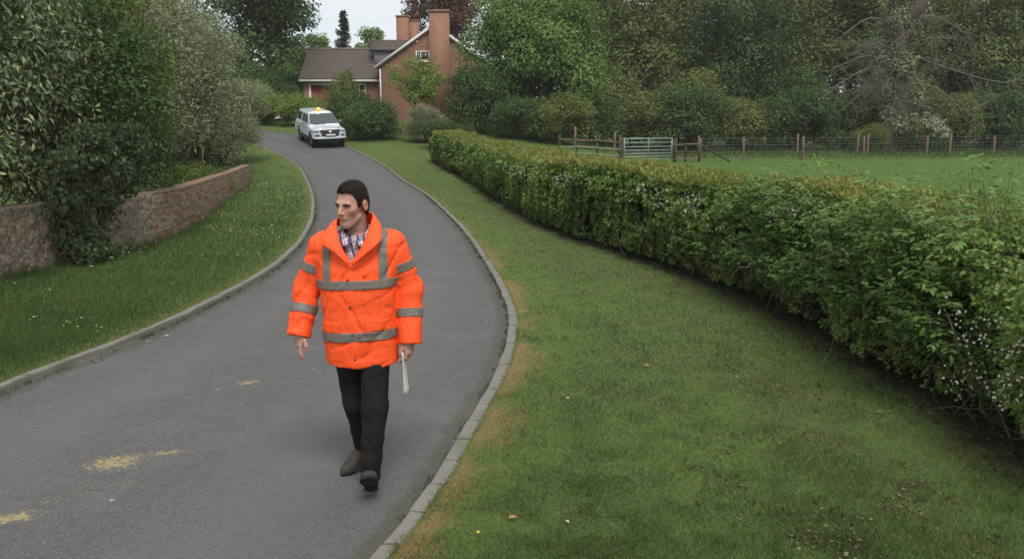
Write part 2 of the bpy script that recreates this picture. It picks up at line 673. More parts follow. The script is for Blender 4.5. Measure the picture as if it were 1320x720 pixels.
t = NT("asphalt")
p = t.pos()
big = t.noise(0.35, p, 4.0, 0.6)
mid = t.noise(3.0, p, 4.0, 0.6)
grit = t.noise(60.0, p, 5.0, 0.8)
stone = t.voronoi(60.0, p)
c = t.mix(big, (0.098, 0.096, 0.093), (0.128, 0.125, 0.120))
c = t.mix(t.ramp(mid, [(0.35, 0.0), (0.75, 0.55)]), c, (0.104, 0.098, 0.094))
c = t.mix(t.ramp(grit, [(0.36, 0.75), (0.52, 0.0)]), c, (0.048, 0.047, 0.046))
c = t.mix(t.ramp(t.noise(17.0, p, 5.0, 0.75), [(0.42, 0.40), (0.58, 0.0)]), c, (0.072, 0.069, 0.066))
c = t.mix(t.ramp(t.noise(1.1, p, 6.0, 0.75), [(0.50, 0.0), (0.66, 0.35)]), c, (0.155, 0.150, 0.140))
c = t.mix(t.ramp(stone, [(0.12, 0.55), (0.30, 0.0)]), c, (0.25, 0.245, 0.235))
# wheel tracks are a little paler, the crown of the lane darker
acr = t.attr("across")
trk = t.ramp(acr, [(0.10, 0.0), (0.24, 0.30), (0.38, 0.0), (0.58, 0.0), (0.74, 0.30), (0.9, 0.0)])
c = t.mix(trk, c, (0.148, 0.145, 0.139))
# dirt and moss along the kerbs
ed = t.attr("edge")
edn = t.math('SUBTRACT', ed, t.math('MULTIPLY', t.noise(5.0, p, 5.0, 0.7), 0.22))
c = t.mix(t.ramp(edn, [(0.0, 0.50), (0.06, 0.0)]), c, t.mix(mid, (0.045, 0.040, 0.030), (0.060, 0.062, 0.030)))
# worn ochre paint / lichen patches: (x, y, half-length, half-width, turn, amount)
PATCH = [(-2.53, 5.16, 0.25, 0.17, 0.5, 1.0), (-2.27, 5.31, 0.24, 0.07, 0.3, 0.75), (-2.74, 4.37, 0.20, 0.10, 0.5, 0.95), (-2.21, 6.86, 0.13, 0.09, 0.3, 0.9),
         (-2.66, 4.58, 0.07, 0.04, 0.2, 0.6), (-2.45, 4.75, 0.5, 0.25, 0.4, 0.22), (-1.9, 6.0, 0.5, 0.2, 0.2, 0.14)]
hi_n = t.noise(24.0, p, 6.0, 0.8); lo_n = t.noise(9.0, p, 3.0, 0.6)
acc = None
for (px, py, hl, hw, an, am) in PATCH:
    v = t.mapping(p, (1, 1, 0), (-px, -py, 0))
    v = t.mapping(v, (1, 1, 1), (0, 0, 0), (0, 0, -an))
    v = t.mapping(v, (1 / hl, 1 / hw, 0))
    ln = t.node("VectorMath", operation='LENGTH', i0=v).outputs["Value"]
    k = t.math('MULTIPLY', t.math('SUBTRACT', 1.25, ln, clamp=True), am)
    acc = k if acc is None else t.math('MAXIMUM', acc, k)
nn_ = t.math('ADD', t.math('MULTIPLY', hi_n, 0.6), t.math('MULTIPLY', t.noise(70.0, p, 4.0, 0.75), 0.4))
pm = t.math('MULTIPLY_ADD', acc, 0.17, nn_)
pm = t.math('MULTIPLY', t.ramp(pm, [(0.60, 0.0), (0.67, 0.85)]), t.ramp(acc, [(0.0, 0.0), (0.10, 1.0)]))
c = t.mix(pm, c, t.mix(hi_n, (0.25, 0.20, 0.085), (0.42, 0.35, 0.17)))
# white specks of grit and bird lime
sp = t.voronoi(3.1, p)
c = t.mix(t.ramp(sp, [(0.030, 0.8), (0.045, 0.0)]), c, (0.40, 0.40, 0.38))
# dark leaf scraps further up the lane
dk = t.math('MULTIPLY', t.ramp(t.noise(2.6, t.mapping(p, (1, 2.2, 1)), 5.0, 0.7), [(0.66, 0.0), (0.70, 1.0)]), 0.6)
c = t.mix(dk, c, (0.042, 0.039, 0.034))
h = t.math('ADD', grit, t.math('MULTIPLY', stone, 0.6))
t.finish(c, t.ramp(grit, [(0.3, 0.78), (0.7, 0.92)]), t.bump(h, 0.55, 0.006), spec=0.35)
rd.materials.append(MATS["asphalt"])
tag(obj("road", rd), kind="structure", label="worn grey asphalt lane curving away")

# kerbs: each stone its own block
t = NT("kerb_concrete")
p = t.pos()
n1, n2 = t.noise(3.0, p, 5.0, 0.65), t.noise(60.0, p, 3.0, 0.6)
oi = t.node("ObjectInfo").outputs["Random"]
c = t.mix(n1, (0.185, 0.178, 0.152), (0.255, 0.246, 0.212))
c = t.mix(t.ramp(n2, [(0.4, 0.35), (0.65, 0.0)]), c, (0.10, 0.095, 0.085))
c = t.mix(t.ramp(t.noise(1.7, p, 5.0, 0.7), [(0.50, 0.0), (0.68, 0.7)]), c, (0.115, 0.115, 0.062))
c = t.mix(t.math('MULTIPLY', oi, 0.14), c, (0.13, 0.125, 0.11))
t.finish(c, 0.9, t.bump(n2, 0.5, 0.004), spec=0.3)


def kerb(name, label, path, side, up, step, gap):
    root = thing(name, label, "kerb")
    root["kind"] = "structure"
    P = by_length(path, step)
    protos = []
    for k in range(5):
        rr = random.Random(k + 11)
        bm = bmesh.new()
        bmesh.ops.create_cube(bm, size=1.0)
        bmesh.ops.scale(bm, vec=(1, KW, 0.2), verts=bm.verts)
        bmesh.ops.bevel(bm, geom=list(bm.edges), offset=0.007, segments=2, affect='EDGES')
        for v in bm.verts:
            v.co += Vector((rr.uniform(-.004, .004), rr.uniform(-.005, .005), rr.uniform(-.004, .004)))
        me = bpy.data.meshes.new("kerb_stone"); bm.to_mesh(me); bm.free()
        me.materials.append(MATS["kerb_concrete"])
        protos.append(me)
    for k in range(len(P) - 1):
        a, b = P[k], P[k + 1]
        d = b - a; L = np.linalg.norm(d); d = d / L
        nrm = np.array([d[1], -d[0]]) * side
        c = (a + b) / 2 + nrm * (KW / 2 + rng.normal(0, 0.004))
        za, zb = ground_z(*a), ground_z(*b)
        o = obj("kerb_stone", protos[k % 5], None, root)
        o.location = (c[0], c[1], (za + zb) / 2 + up - 0.1 + rng.normal(0, 0.002))
        o.rotation_euler = (rng.normal(0, 0.008), -math.atan2(zb - za, L) + rng.normal(0, 0.003), math.atan2(d[1], d[0]) + rng.normal(0, 0.008))
        o.scale = ((L - gap) * rng.uniform(0.985, 1.0), 1, 1)
    return root


kerb("kerb", "low grey kerb of short blocks bordering the mown lawn side of the lane", KR[1:20], 1, UP_R, 0.37, 0.009)
kerb("kerb", "pale raised kerb of long stones bordering the rough grass verge below the brick wall", KL[1:19], -1, UP_L, 0.86, 0.008)
# ------------------------------------------------------------------ vegetation
def leaf_geo(C, D, N, L, W, fold=0.18, seg=1):
    """folded pointed leaves: C base points, D direction, N facing"""
    n = len(C)
    D = unit(D); S = unit(np.cross(D, N)); U = np.cross(S, D)
    L = np.broadcast_to(L, (n,))[:, None]; W = np.broadcast_to(W, (n,))[:, None]
    if seg == 1:
        V = np.stack([C, C + D * L * 0.48 + S * W * 0.5 + U * W * fold, C + D * L, C + D * L * 0.48 - S * W * 0.5 + U * W * fold], 1)
        b = np.arange(n)[:, None] * 4
        F = np.concatenate([b + [0, 1, 2], b + [0, 2, 3]])
        return V.reshape(-1, 3), F, 4
    V = np.stack([C, C + D * L * 0.28 + S * W * 0.42 + U * W * fold, C + D * L * 0.66 + S * W * 0.44 + U * W * fold * 0.8 - U * L * 0.03,
                  C + D * L - U * L * 0.12, C + D * L * 0.66 - S * W * 0.44 + U * W * fold * 0.8 - U * L * 0.03, C + D * L * 0.28 - S * W * 0.42 + U * W * fold, C + D * L * 0.5], 1)
    b = np.arange(n)[:, None] * 7
    F = np.concatenate([b + f for f in ([0, 1, 6], [1, 2, 6], [2, 3, 6], [3, 4, 6], [4, 5, 6], [5, 0, 6])])
    return V.reshape(-1, 3), F, 7


def leaf_mesh(name, C, D, N, L, W, tint, mat, fold=0.18, seg=1):
    V, F, k = leaf_geo(C, D, N, L, W, fold, seg)
    me = mesh_np(name, V, F, False, dict(tint=np.repeat(np.clip(tint, 0, 1), k)))
    me.materials.append(MATS[mat])
    return me


def rdir(r, n):
    v = r.normal(size=(n, 3))
    return unit(v)


def clump_leaves(r, centers, radii, per, flat=0.75, droop=0.25, upw=0.5, hollow=0.45):
    """leaves gathered in clumps; returns C, D, N, clump index"""
    m = len(centers)
    idx = np.repeat(np.arange(m), per)
    n = len(idx)
    d = rdir(r, n)
    rad = (hollow + (1 - hollow) * r.random(n) ** 0.7) * radii[idx]
    lump = 1 + 0.30 * vnoise(d * 2.1 + idx[:, None] * 3.7, 9)
    off = d * (rad * lump)[:, None]
    off[:, 2] *= flat
    C = centers[idx] + off
    N = unit(d * 1.0 + np.array([0, 0, upw]) + r.normal(size=(n, 3)) * 0.26)
    D = unit(np.cross(N, rdir(r, n)) + d * 0.4 + np.array([0, 0, -droop]))
    return C, D, N, idx


def crown_centers(r, n, cen, rad, low=0.0, power=0.45, jit=0.25):
    """clump centres through an uneven ellipsoid"""
    out = []
    cen, rad = np.array(cen, float), np.array(rad, float)
    while len(out) < n:
        d = rdir(r, 1)[0]
        if d[2] < -0.75 + low: continue
        q = r.random() ** power
        k = 1 + jit * vnoise((d * 1.6)[None], int(r.integers(1, 4)))[0]
        out.append(cen + d * rad * q * k)
    return np.array(out)


def tubes_mesh(name, segs, mat, n=5):
    Vs, Fs, b = [], [], 0
    for pts, rad in segs:
        V, F = tube_np(pts, rad, n)
        Vs.append(V); Fs.append(F + b); b += len(V)
    me = mesh_np(name, np.vstack(Vs), np.vstack(Fs), True)
    me.materials.append(MATS[mat])
    return me


def limb(r, a, b, r0, r1, wob=0.08, n=6):
    a, b = np.array(a, float), np.array(b, float)
    t = np.linspace(0, 1, n)[:, None]
    P = a + (b - a) * t
    L = np.linalg.norm(b - a)
    P = P + np.sin(t * math.pi) * r.normal(size=(1, 3)) * wob * L + r.normal(size=(n, 3)) * wob * 0.25 * L * (t * (1 - t) * 4)
    return P, np.linspace(r0, r1, n)


t = NT("bark")
p = t.objco()
n1 = t.noise(9.0, t.mapping(p, (1, 1, 0.25)), 5.0, 0.7)
t.finish(t.ramp(n1, [(0.3, (0.045, 0.036, 0.027)), (0.7, (0.115, 0.098, 0.076))]), 0.95, t.bump(n1, 0.8, 0.03), spec=0.2)
t = NT("pale_bark")
n1 = t.noise(5.0, t.mapping(t.objco(), (1, 1, 0.4)), 5.0, 0.7)
t.finish(t.ramp(n1, [(0.3, (0.10, 0.095, 0.072)), (0.7, (0.20, 0.19, 0.150))]), 0.95, spec=0.2)

leaf_mat("leaf_oak", [(0.0, (0.031, 0.042, 0.012)), (0.5, (0.054, 0.069, 0.020)), (1.0, (0.090, 0.105, 0.032))])
leaf_mat("leaf_olive", [(0.0, (0.044, 0.055, 0.016)), (0.5, (0.070, 0.084, 0.025)), (1.0, (0.110, 0.122, 0.038))])
leaf_mat("leaf_fresh", [(0.0, (0.038, 0.064, 0.016)), (0.5, (0.064, 0.102, 0.026)), (1.0, (0.100, 0.148, 0.040))])
leaf_mat("leaf_dark", [(0.0, (0.018, 0.028, 0.010)), (0.5, (0.034, 0.052, 0.017)), (1.0, (0.058, 0.080, 0.028))])
leaf_mat("leaf_lime", [(0.0, (0.056, 0.080, 0.018)), (0.5, (0.088, 0.116, 0.027)), (1.0, (0.125, 0.155, 0.042))])
leaf_mat("leaf_grey", [(0.0, (0.066, 0.074, 0.045)), (0.5, (0.108, 0.118, 0.072)), (1.0, (0.155, 0.165, 0.108))])
leaf_mat("leaf_copper", [(0.0, (0.034, 0.014, 0.014)), (0.5, (0.065, 0.026, 0.024)), (1.0, (0.10, 0.048, 0.040))])
leaf_mat("leaf_spruce", [(0.0, (0.010, 0.016, 0.010)), (1.0, (0.028, 0.040, 0.022))], 0.6, 0.1)
leaf_mat("leaf_laurel", [(0.0, (0.022, 0.031, 0.014)), (0.50, (0.046, 0.060, 0.026)), (0.85, (0.092, 0.106, 0.046)), (1.0, (0.22, 0.22, 0.085))], 0.40, 0.10, 0.45)
leaf_mat("leaf_ivy", [(0.0, (0.012, 0.017, 0.008)), (0.7, (0.028, 0.038, 0.016)), (1.0, (0.070, 0.080, 0.036))], 0.6, 0.15, 0.25)
leaf_mat("leaf_hawthorn", [(0.0, (0.038, 0.058, 0.015)), (0.5, (0.076, 0.108, 0.028)), (0.85, (0.124, 0.158, 0.049)), (1.0, (0.17, 0.19, 0.070))])
leaf_mat("leaf_shoot", [(0.0, (0.092, 0.100, 0.027)), (0.5, (0.125, 0.124, 0.037)), (0.8, (0.132, 0.120, 0.040)), (1.0, (0.138, 0.108, 0.042))])
leaf_mat("leaf_elder", [(0.0, (0.030, 0.056, 0.015)), (0.5, (0.058, 0.100, 0.028)), (1.0, (0.105, 0.160, 0.050))])
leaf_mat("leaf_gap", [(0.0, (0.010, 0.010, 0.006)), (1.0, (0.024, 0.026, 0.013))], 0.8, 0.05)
leaf_mat("petal_white", [(0.0, (0.30, 0.31, 0.23)), (1.0, (0.56, 0.56, 0.48))], 0.7, 0.3)


def tree_meshes(seed, h, rad, leaf_m, nclump=60, per=300, leaf=0.24, base=0.12, clump=0.23, taper=1.0, bare=0.25):
    """one tree: crown mesh and trunk mesh, standing at the origin; h height, rad crown radius"""
    r = np.random.default_rng(seed)
    ch = h * (1 - base)
    cen = np.array([0, 0, h * base + ch * 0.5])
    cs = crown_centers(r, nclump, cen, (rad * 0.80, rad * 0.80, ch * 0.46))
    if taper != 1.0:
        k = 1 + (taper - 1) * np.clip((cs[:, 2] - cen[2]) / (ch * 0.5), -1, 1)
        cs[:, :2] *= k[:, None]
    cr = rad * clump * r.uniform(0.65, 1.35, nclump)
    C, D, N, idx = clump_leaves(r, cs, cr, per)
    ct = r.random(nclump)
    tint = 0.5 + (ct[idx] - 0.5) * 0.6 + r.normal(0, 0.11, len(idx))
    L = leaf * r.uniform(0.6, 1.3, len(idx))
    cm = leaf_mesh("crown", C, D, N, L, L * 0.62, tint, leaf_m)
    segs = []
    r0 = 0.020 * h + 0.03
    top = np.array([r.normal(0, rad * 0.06), r.normal(0, rad * 0.06), h * 0.80])
    P, q = limb(r, (0, 0, -0.3), top, r0, r0 * 0.18, 0.03, 10)
    q[0] *= 1.35
    segs.append((P, q))
    for k in range(nclump):
        if r.random() < bare: continue
        z0 = np.clip((cs[k, 2] - 0.55 * np.linalg.norm(cs[k, :2])) / (h * 0.80), 0.08, 0.92)
        i = z0 * 9
        a = P[int(i)] + (P[min(9, int(i) + 1)] - P[int(i)]) * (i - int(i))
        rr = np.interp(i, range(10), q) * 0.45
        segs.append(limb(r, a, cs[k], rr, rr * 0.2, 0.10, 6))
    tm = tubes_mesh("trunk", segs, "bark", 6)
    return cm, tm


def plant(name, meshes, label, cat, x, y, rz=0.0, s=(1, 1, 1), group=None, z=None, parts=("crown", "trunk")):
    zz = float(verge_z(np.array(x), np.array(y))) if z is None else z
    o = thing(name, label, cat, (x, y, zz), rz, group)
    o.scale = s
    for nm, me in zip(parts, meshes):
        c = obj(nm, me, None, o)
        if nm in ("foliage", "crown"): pass
    return o


def shrub_meshes(seed, h, rad, leaf_m, nclump=40, per=300, leaf=0.16, wl=0.5, clump=0.34, droop=0.2, stems=9, power=0.4, upright=0.0, seg=1):
    r = np.random.default_rng(seed)
    cs = crown_centers(r, nclump, (0, 0, h * 0.47), (rad * 0.76, rad * 0.76, h * 0.42), low=0.0, power=power)
    cs[:, 2] = np.maximum(cs[:, 2], 0.10 * h)
    cr = rad * clump * r.uniform(0.6, 1.35, nclump)
    C, D, N, idx = clump_leaves(r, cs, cr, per, 0.85, droop)
    if upright: D = unit(D + np.array([0, 0, upright]))
    tint = 0.5 + (r.random(nclump)[idx] - 0.5) * 0.5 + r.normal(0, 0.17, len(idx))
    L = leaf * r.uniform(0.6, 1.3, len(idx))
    keep = C[:, 2] > 0.02
    fm = leaf_mesh("foliage", C[keep], D[keep], N[keep], L[keep], L[keep] * wl, tint[keep], leaf_m, seg=seg)
    segs = []
    for k in r.choice(nclump, min(stems, nclump), False):
        segs.append(limb(r, (r.normal(0, rad * 0.10), r.normal(0, rad * 0.10), -0.15), cs[k], 0.012 * h + 0.008, 0.004 * h + 0.002, 0.08, 7))
    return fm, tubes_mesh("stem", segs, "bark", 5)


# ---- prototypes (unit: metres)
T_OAK = tree_meshes(21, 15, 5.0, "leaf_oak", 84, 330, 0.26, 0.04, 0.30)
T_OAK2 = tree_meshes(22, 16, 4.6, "leaf_olive", 80, 320, 0.25, 0.05, 0.30)
T_FRESH = tree_meshes(23, 9.5, 4.6, "leaf_fresh", 130, 420, 0.19, 0.0, 0.27, 0.85)
T_DARK = tree_meshes(24, 14, 4.8, "leaf_dark", 84, 330, 0.25, 0.03, 0.29)
T_OPEN = tree_meshes(25, 15, 5.2, "leaf_oak", 60, 170, 0.24, 0.15, 0.22, bare=0.0)
T_COPPER = tree_meshes(26, 14, 4.6, "leaf_copper", 80, 220, 0.24, 0.18, 0.22, bare=0.0)
T_LIGHT = tree_meshes(27, 9, 2.4, "leaf_fresh", 60, 220, 0.24, 0.10, 0.30)
T_SMALL = tree_meshes(28, 4.2, 1.9, "leaf_lime", 34, 170, 0.13, 0.30, 0.27, bare=0.0)
S_GREEN = shrub_meshes(31, 5.0, 3.0, "leaf_dark", 52, 300, 0.17, 0.6, 0.30)
S_OLIVE = shrub_meshes(32, 5.0, 3.0, "leaf_olive", 52, 300, 0.17, 0.6, 0.30)
S_GREY = shrub_meshes(33, 6.2, 2.6, "leaf_grey", 110, 480, 0.115, 0.34, 0.25, 0.1, 16, upright=0.35)
S_LIME = shrub_meshes(34, 2.6, 1.9, "leaf_lime", 50, 220, 0.12, 0.6, 0.30)
S_BOX = shrub_meshes(35, 2.1, 1.8, "leaf_dark", 50, 260, 0.11, 0.6, 0.30)

# ---- left of the lane, behind the wall
plant("grey_shrub", S_GREY, "tall grey green willowy shrub right behind the brick wall", "shrub", -9.75, 21.5, 0.3, (1.0, 1.15, 1.05), parts=("foliage", "stem"))
plant("grey_shrub", S_GREY, "grey green willowy shrub at the far end of the brick wall", "shrub", -11.2, 27.8, 2.0, (1.08, 1.1, 1.12), parts=("foliage", "stem"))
plant("grey_shrub", S_GREY, "grey green willowy shrub past the wall's far end, beside the bend", "shrub", -12.1, 33.0, 4.1, (1.05, 1.05, 1.05), parts=("foliage", "stem"))
plant("grey_shrub", S_GREY, "lowest grey green willowy shrub overhanging the kerb opposite the white pickup", "shrub", -12.9, 38.4, 5.4, (1.0, 1.0, 0.74), parts=("foliage", "stem"))
plant("grey_shrub", S_GREY, "tallest grey green willowy shrub rising behind the others left of the lane", "shrub", -14.6, 28.5, 1.2, (1.25, 1.2, 1.45), parts=("foliage", "stem"))

S_MID = shrub_meshes(36, 5.2, 2.3, "leaf_dark", 120, 420, 0.085, 0.5, 0.24, 0.25, 14)
plant("evergreen_shrub", S_MID, "dark fine leaved shrub leaning over the brick wall beside the glossy evergreen", "shrub", -7.70, 14.9, 0.4, (0.95, 1.05, 1.0), parts=("foliage", "stem"))
S_MID2 = shrub_meshes(37, 5.6, 2.2, "leaf_oak", 110, 420, 0.085, 0.5, 0.24, 0.2, 14)
plant("olive_shrub", S_MID2, "olive green fine leaved shrub between the dark shrub and the grey willowy one", "shrub", -8.9, 18.3, 1.4, (0.95, 1.0, 1.12), parts=("foliage", "stem"))
S_BANK = shrub_meshes(38, 1.15, 1.1, "leaf_lime", 26, 130, 0.07, 0.5, 0.32)
plant("bank_plant", S_BANK, "low bright green plant just above the brick wall coping", "plant", -7.85, 20.2, 0.4, (0.75, 1.2, 1.0), parts=("foliage", "stem"))
plant("bank_plant", S_BANK, "low pale plant above the coping near the wall's far end", "plant", -8.5, 23.2, 2.2, (0.7, 1.2, 0.92), parts=("foliage", "stem"))

# the big glossy evergreen at the near end of the wall
def laurel():
    r = np.random.default_rng(41)
    o = thing("laurel_shrub", "big glossy evergreen with large drooping leaves overhanging the rough wall", "shrub", (-8.0, 11.8, float(verge_z(np.array(-8.0), np.array(11.8)))))
    cs = np.vstack([crown_centers(r, 140, (0, 0, 3.0), (1.5, 2.4, 2.75), power=0.33, jit=0.18), np.stack([r.uniform(1.0, 1.62, 34), r.uniform(-2.2, 1.6, 34), r.uniform(1.25, 3.2, 34)], -1)])
    cs[:, 2] = np.maximum(cs[:, 2], 0.5)
    cr = 0.46 * r.uniform(0.7, 1.3, len(cs))
    C, D, N, idx = clump_leaves(r, cs, cr, 250, 0.95, 0.6, 0.35, 0.30)
    D = unit(D + np.array([0, 0, -0.30]) + r.normal(0, 0.28, D.shape))
    tint = 0.42 + (r.random(len(cs))[idx] - 0.5) * 0.35 + r.normal(0, 0.20, len(idx))
    L = 0.092 * r.uniform(0.55, 1.4, len(idx))
    view = np.array([8.0, -11.8, 0.2])
    # the outermost leaves on the lane side are single leaves, the rest one mass
    score = (C - [0, 0, 3]) @ unit(np.array([0.75, -0.65, 0.0])) + r.normal(0, 0.12, len(C)) + np.where((C[:, 2] < 4.2) & (C[:, 2] > 0.8), 0.5, -2)
    order = np.argsort(-score)
    single, rest = order[:290], order[290:]
    f = obj("foliage", leaf_mesh("foliage", C[rest], D[rest], N[rest], L[rest], L[rest] * 0.40, tint[rest], "leaf_laurel", seg=1), None, o)
    tag(f, kind="stuff")
    protos = []
    for k in range(10):
        protos.append(leaf_mesh("leaf", np.zeros((1, 3)), np.array([[1.0, 0, 0]]), np.array([[0, 0, 1.0]]), 1.0, 0.40, np.array([0.25 + 0.075 * k]), "leaf_laurel", 0.16, 2))
    for k, i in enumerate(single):
        lf = obj("leaf", protos[k % 10], None, o)
        d, nn = D[i], N[i]
        s = unit(np.cross(d, nn)); u = np.cross(s, d)
        M = Matrix(((d[0], -s[0], u[0], C[i, 0]), (d[1], -s[1], u[1], C[i, 1]), (d[2], -s[2], u[2], C[i, 2]), (0, 0, 0, 1)))
        lf.matrix_local = M @ Matrix.Scale(float(L[i]) * 1.15, 4)
    segs = [limb(r, (r.normal(0, 0.2), r.normal(0, 0.3), -0.2), cs[k], 0.06, 0.012, 0.07, 8) for k in r.choice(len(cs), 26, False)]
    obj("stem", tubes_mesh("stem", segs, "bark", 6), None, o)
    # pale bare bough arching over the top of the leaves
    bs = []
    main = spline([(0.9, -1.9, 4.05), (1.25, -1.75, 3.80), (1.6, -1.5, 3.68), (1.95, -1.2, 3.70), (2.15, -0.9, 3.86)], 16)
    bs.append((main, np.linspace(0.022, 0.008, 16)))
    for k in (2, 4, 6, 8, 10, 12, 14):
        e = main[k] + np.array([r.normal(0.12, 0.12), r.normal(0, 0.2), r.uniform(0.2, 0.55)])
        bs.append(limb(r, main[k], e, 0.009, 0.003, 0.12, 6))
    obj("bare_bough", tubes_mesh("bare_bough", bs, "pale_bark", 5), None, o)
    return o


laurel()

# ---- round the house and behind it
plant("dark_tree", T_DARK, "tall dark leafy tree at the garage end of the brick house", "tree", -18.6, 66.5, 0.2, (1.05, 1.05, 1.15))
plant("dark_tree", T_OAK2, "tall olive tree behind the dark tree by the garage", "tree", -26.0, 62.0, 1.2, (1.1, 1.1, 1.1))
plant("dark_tree", T_DARK, "tall dark tree behind the willowy shrubs left of the lane", "tree", -22.5, 47.0, 2.2, (1.0, 1.0, 1.0))
plant("background_tree", T_LIGHT, "pale green round tree showing above the garage ridge beside the chimney", "tree", -14.6, 92.0, 0.0, (1.0, 1.0, 1.12))
plant("background_tree", T_LIGHT, "pale green tree above the garage roof between dark tree and spruce", "tree", -20.4, 90.0, 1.6, (1.25, 1.25, 1.02))
plant("background_tree", T_LIGHT, "pale green low tree left of the one beside the spruce", "tree", -24.5, 95.0, 2.6, (1.3, 1.3, 0.98))
plant("copper_tree", T_COPPER, "copper purple leaved tree rising behind the chimneys", "tree", -6.4, 80.0, 0.5, (1.0, 1.0, 1.15))
plant("bushy_tree", T_FRESH, "large round bright green tree beside the house gable", "tree", 1.75, 53.0, 0.6, (1.0, 1.0, 1.05))
plant("small_tree", T_SMALL, "small open yellow green tree in front of the brick gable", "tree", -5.4, 49.5, 0.3, (1.0, 1.0, 1.02))
plant("garden_shrub", S_BOX, "rounded dark bush right behind the white pickup", "shrub", -7.6, 47.6, 0.2, (1.05, 1.0, 0.98), parts=("foliage", "stem"))
plant("garden_shrub", S_BOX, "dark bush behind the rounded one, below the brick gable", "shrub", -8.9, 50.2, 1.7, (1.1, 1.0, 1.1), parts=("foliage", "stem"))
plant("garden_shrub", S_OLIVE, "upright dark shrub covering the garage wing's window", "shrub", -9.9, 51.6, 1.0, (0.42, 0.42, 0.80), parts=("foliage", "stem"))
plant("garden_shrub", S_GREY, "grey green bush below the small open tree", "shrub", -4.5, 46.6, 1.0, (0.62, 0.62, 0.34), parts=("foliage", "stem"))
plant("garden_shrub", S_GREEN, "dark bush at the foot of the large bright green tree, house side", "shrub", -1.9, 50.0, 1.0, (0.75, 0.75, 0.88), parts=("foliage", "stem"))
plant("garden_shrub", S_OLIVE, "olive bush between large bright green tree and wooden rails", "shrub", 2.5, 48.6, 2.0, (0.85, 0.8, 0.62), parts=("foliage", "stem"))
plant("garden_shrub", S_GREEN, "low dark bush where the clipped hedge ends", "shrub", -3.6, 44.2, 2.9, (0.42, 0.42, 0.32), parts=("foliage", "stem"))
plant("lime_shrub", S_LIME, "yellow green bush in front of the garage door", "shrub", -13.4, 54.6, 0.0, (0.95, 0.9, 0.80), parts=("foliage", "stem"))
plant("garden_shrub", S_GREEN, "dark bush at the foot of the dark tree by the garage", "shrub", -17.2, 58.2, 0.7, (0.9, 0.9, 0.85), parts=("foliage", "stem"))
plant("garden_shrub", S_GREEN, "dark bush left of the one at the foot of the garage-end tree", "shrub", -21.5, 59.0, 1.9, (1.0, 1.0, 0.95), parts=("foliage", "stem"))
plant("garden_shrub", S_OLIVE, "olive bush at the back, beyond the lane's bend", "shrub", -26.5, 60.5, 2.9, (1.0, 1.0, 1.0), parts=("foliage", "stem"))
plant("garden_shrub", S_BOX, "dense dark low bush touching the garage end of the house", "shrub", -15.6, 59.4, 0.6, (1.0, 1.0, 1.1), parts=("foliage", "stem"))
plant("garden_shrub", S_BOX, "dense dark low bush second from the garage end of the house", "shrub", -18.2, 60.4, 1.6, (1.2, 1.1, 1.1), parts=("foliage", "stem"))
plant("garden_shrub", S_BOX, "dense dark low bush third from the garage end of the house", "shrub", -21.2, 61.0, 2.6, (1.3, 1.1, 1.15), parts=("foliage", "stem"))
for k_, x_ in enumerate((-17.0, -22.0, -27.5, -33.0)):
    plant("wood_bush", S_GREEN, "tall dark bush behind the house, %s from its garage end" % ("first", "second", "third", "fourth")[k_], "bush", x_, 68.0 + k_ % 2, 0.8 * k_, (1.2, 1.0, 0.8), "bushes in the row behind the garage end", parts=("foliage", "stem"))
plant("garden_shrub", S_OLIVE, "olive bush behind the large bright green tree, field side", "shrub", 4.0, 58.0, 0.7, (1.0, 1.0, 0.9), parts=("foliage", "stem"))
plant("garden_shrub", S_GREEN, "dark bush directly behind the large bright green tree", "shrub", 0.2, 58.5, 1.7, (1.1, 1.0, 0.9), parts=("foliage", "stem"))
plant("garden_shrub", S_GREEN, "low dark bush under the large bright green tree beside the hedge end", "shrub", 0.3, 48.3, 3.7, (0.7, 0.6, 0.5), parts=("foliage", "stem"))
plant("lime_shrub", S_LIME, "yellow green bush left of the garage door, beneath the dark tree", "shrub", -16.0, 55.2, 1.3, (1.05, 0.9, 1.03), parts=("foliage", "stem"))
plant("lime_shrub", S_LIME, "low yellow green bush between garage door and pickup roof", "shrub", -11.4, 53.2, 2.3, (0.9, 0.9, 0.66), parts=("foliage", "stem"))
plant("lime_shrub", S_LIME, "yellow green bush nearest the willowy shrub at the bend", "shrub", -18.4, 56.6, 3.3, (1.0, 0.9, 1.1), parts=("foliage", "stem"))


def spruce():
    r = np.random.default_rng(51)
    h = 10.4
    Cs, Ds, Ns = [], [], []
    segs = [(np.array([[0, 0, -0.2], [0, 0, h * 0.5], [0, 0, h]]), np.array([0.16, 0.09, 0.02]))]
    for k in range(46):
        z = h * (0.08 + 0.90 * k / 45)
        L = (2.5 * (1 - z / h) + 0.12)
        for q in range(6):
            a = r.uniform(0, 6.28)
            ll = L * r.uniform(0.75, 1.1)
            d = np.array([math.cos(a), math.sin(a), -0.22])
            tip = np.array([0, 0, z]) + d * ll
            m = 26
            tt = r.random(m)
            Cs.append(np.array([0, 0, z]) + d * ll * tt[:, None] + r.normal(0, 0.05, (m, 3)))
            Ds.append(unit(d + r.normal(0, 0.5, (m, 3)))); Ns.append(unit(np.array([0, 0, 1.0]) + r.normal(0, 0.4, (m, 3))))
            segs.append((np.array([[0, 0, z], tip]), np.array([0.02, 0.005])))
    C, D, N = map(np.vstack, (Cs, Ds, Ns))
    return leaf_mesh("crown", C, D, N, 0.26, 0.11, r.random(len(C)), "leaf_spruce"), tubes_mesh("trunk", segs, "bark", 4)


plant("spruce_tree", spruce(), "slender dark pointed conifer standing above the garage roof", "tree", -16.2, 85.0)

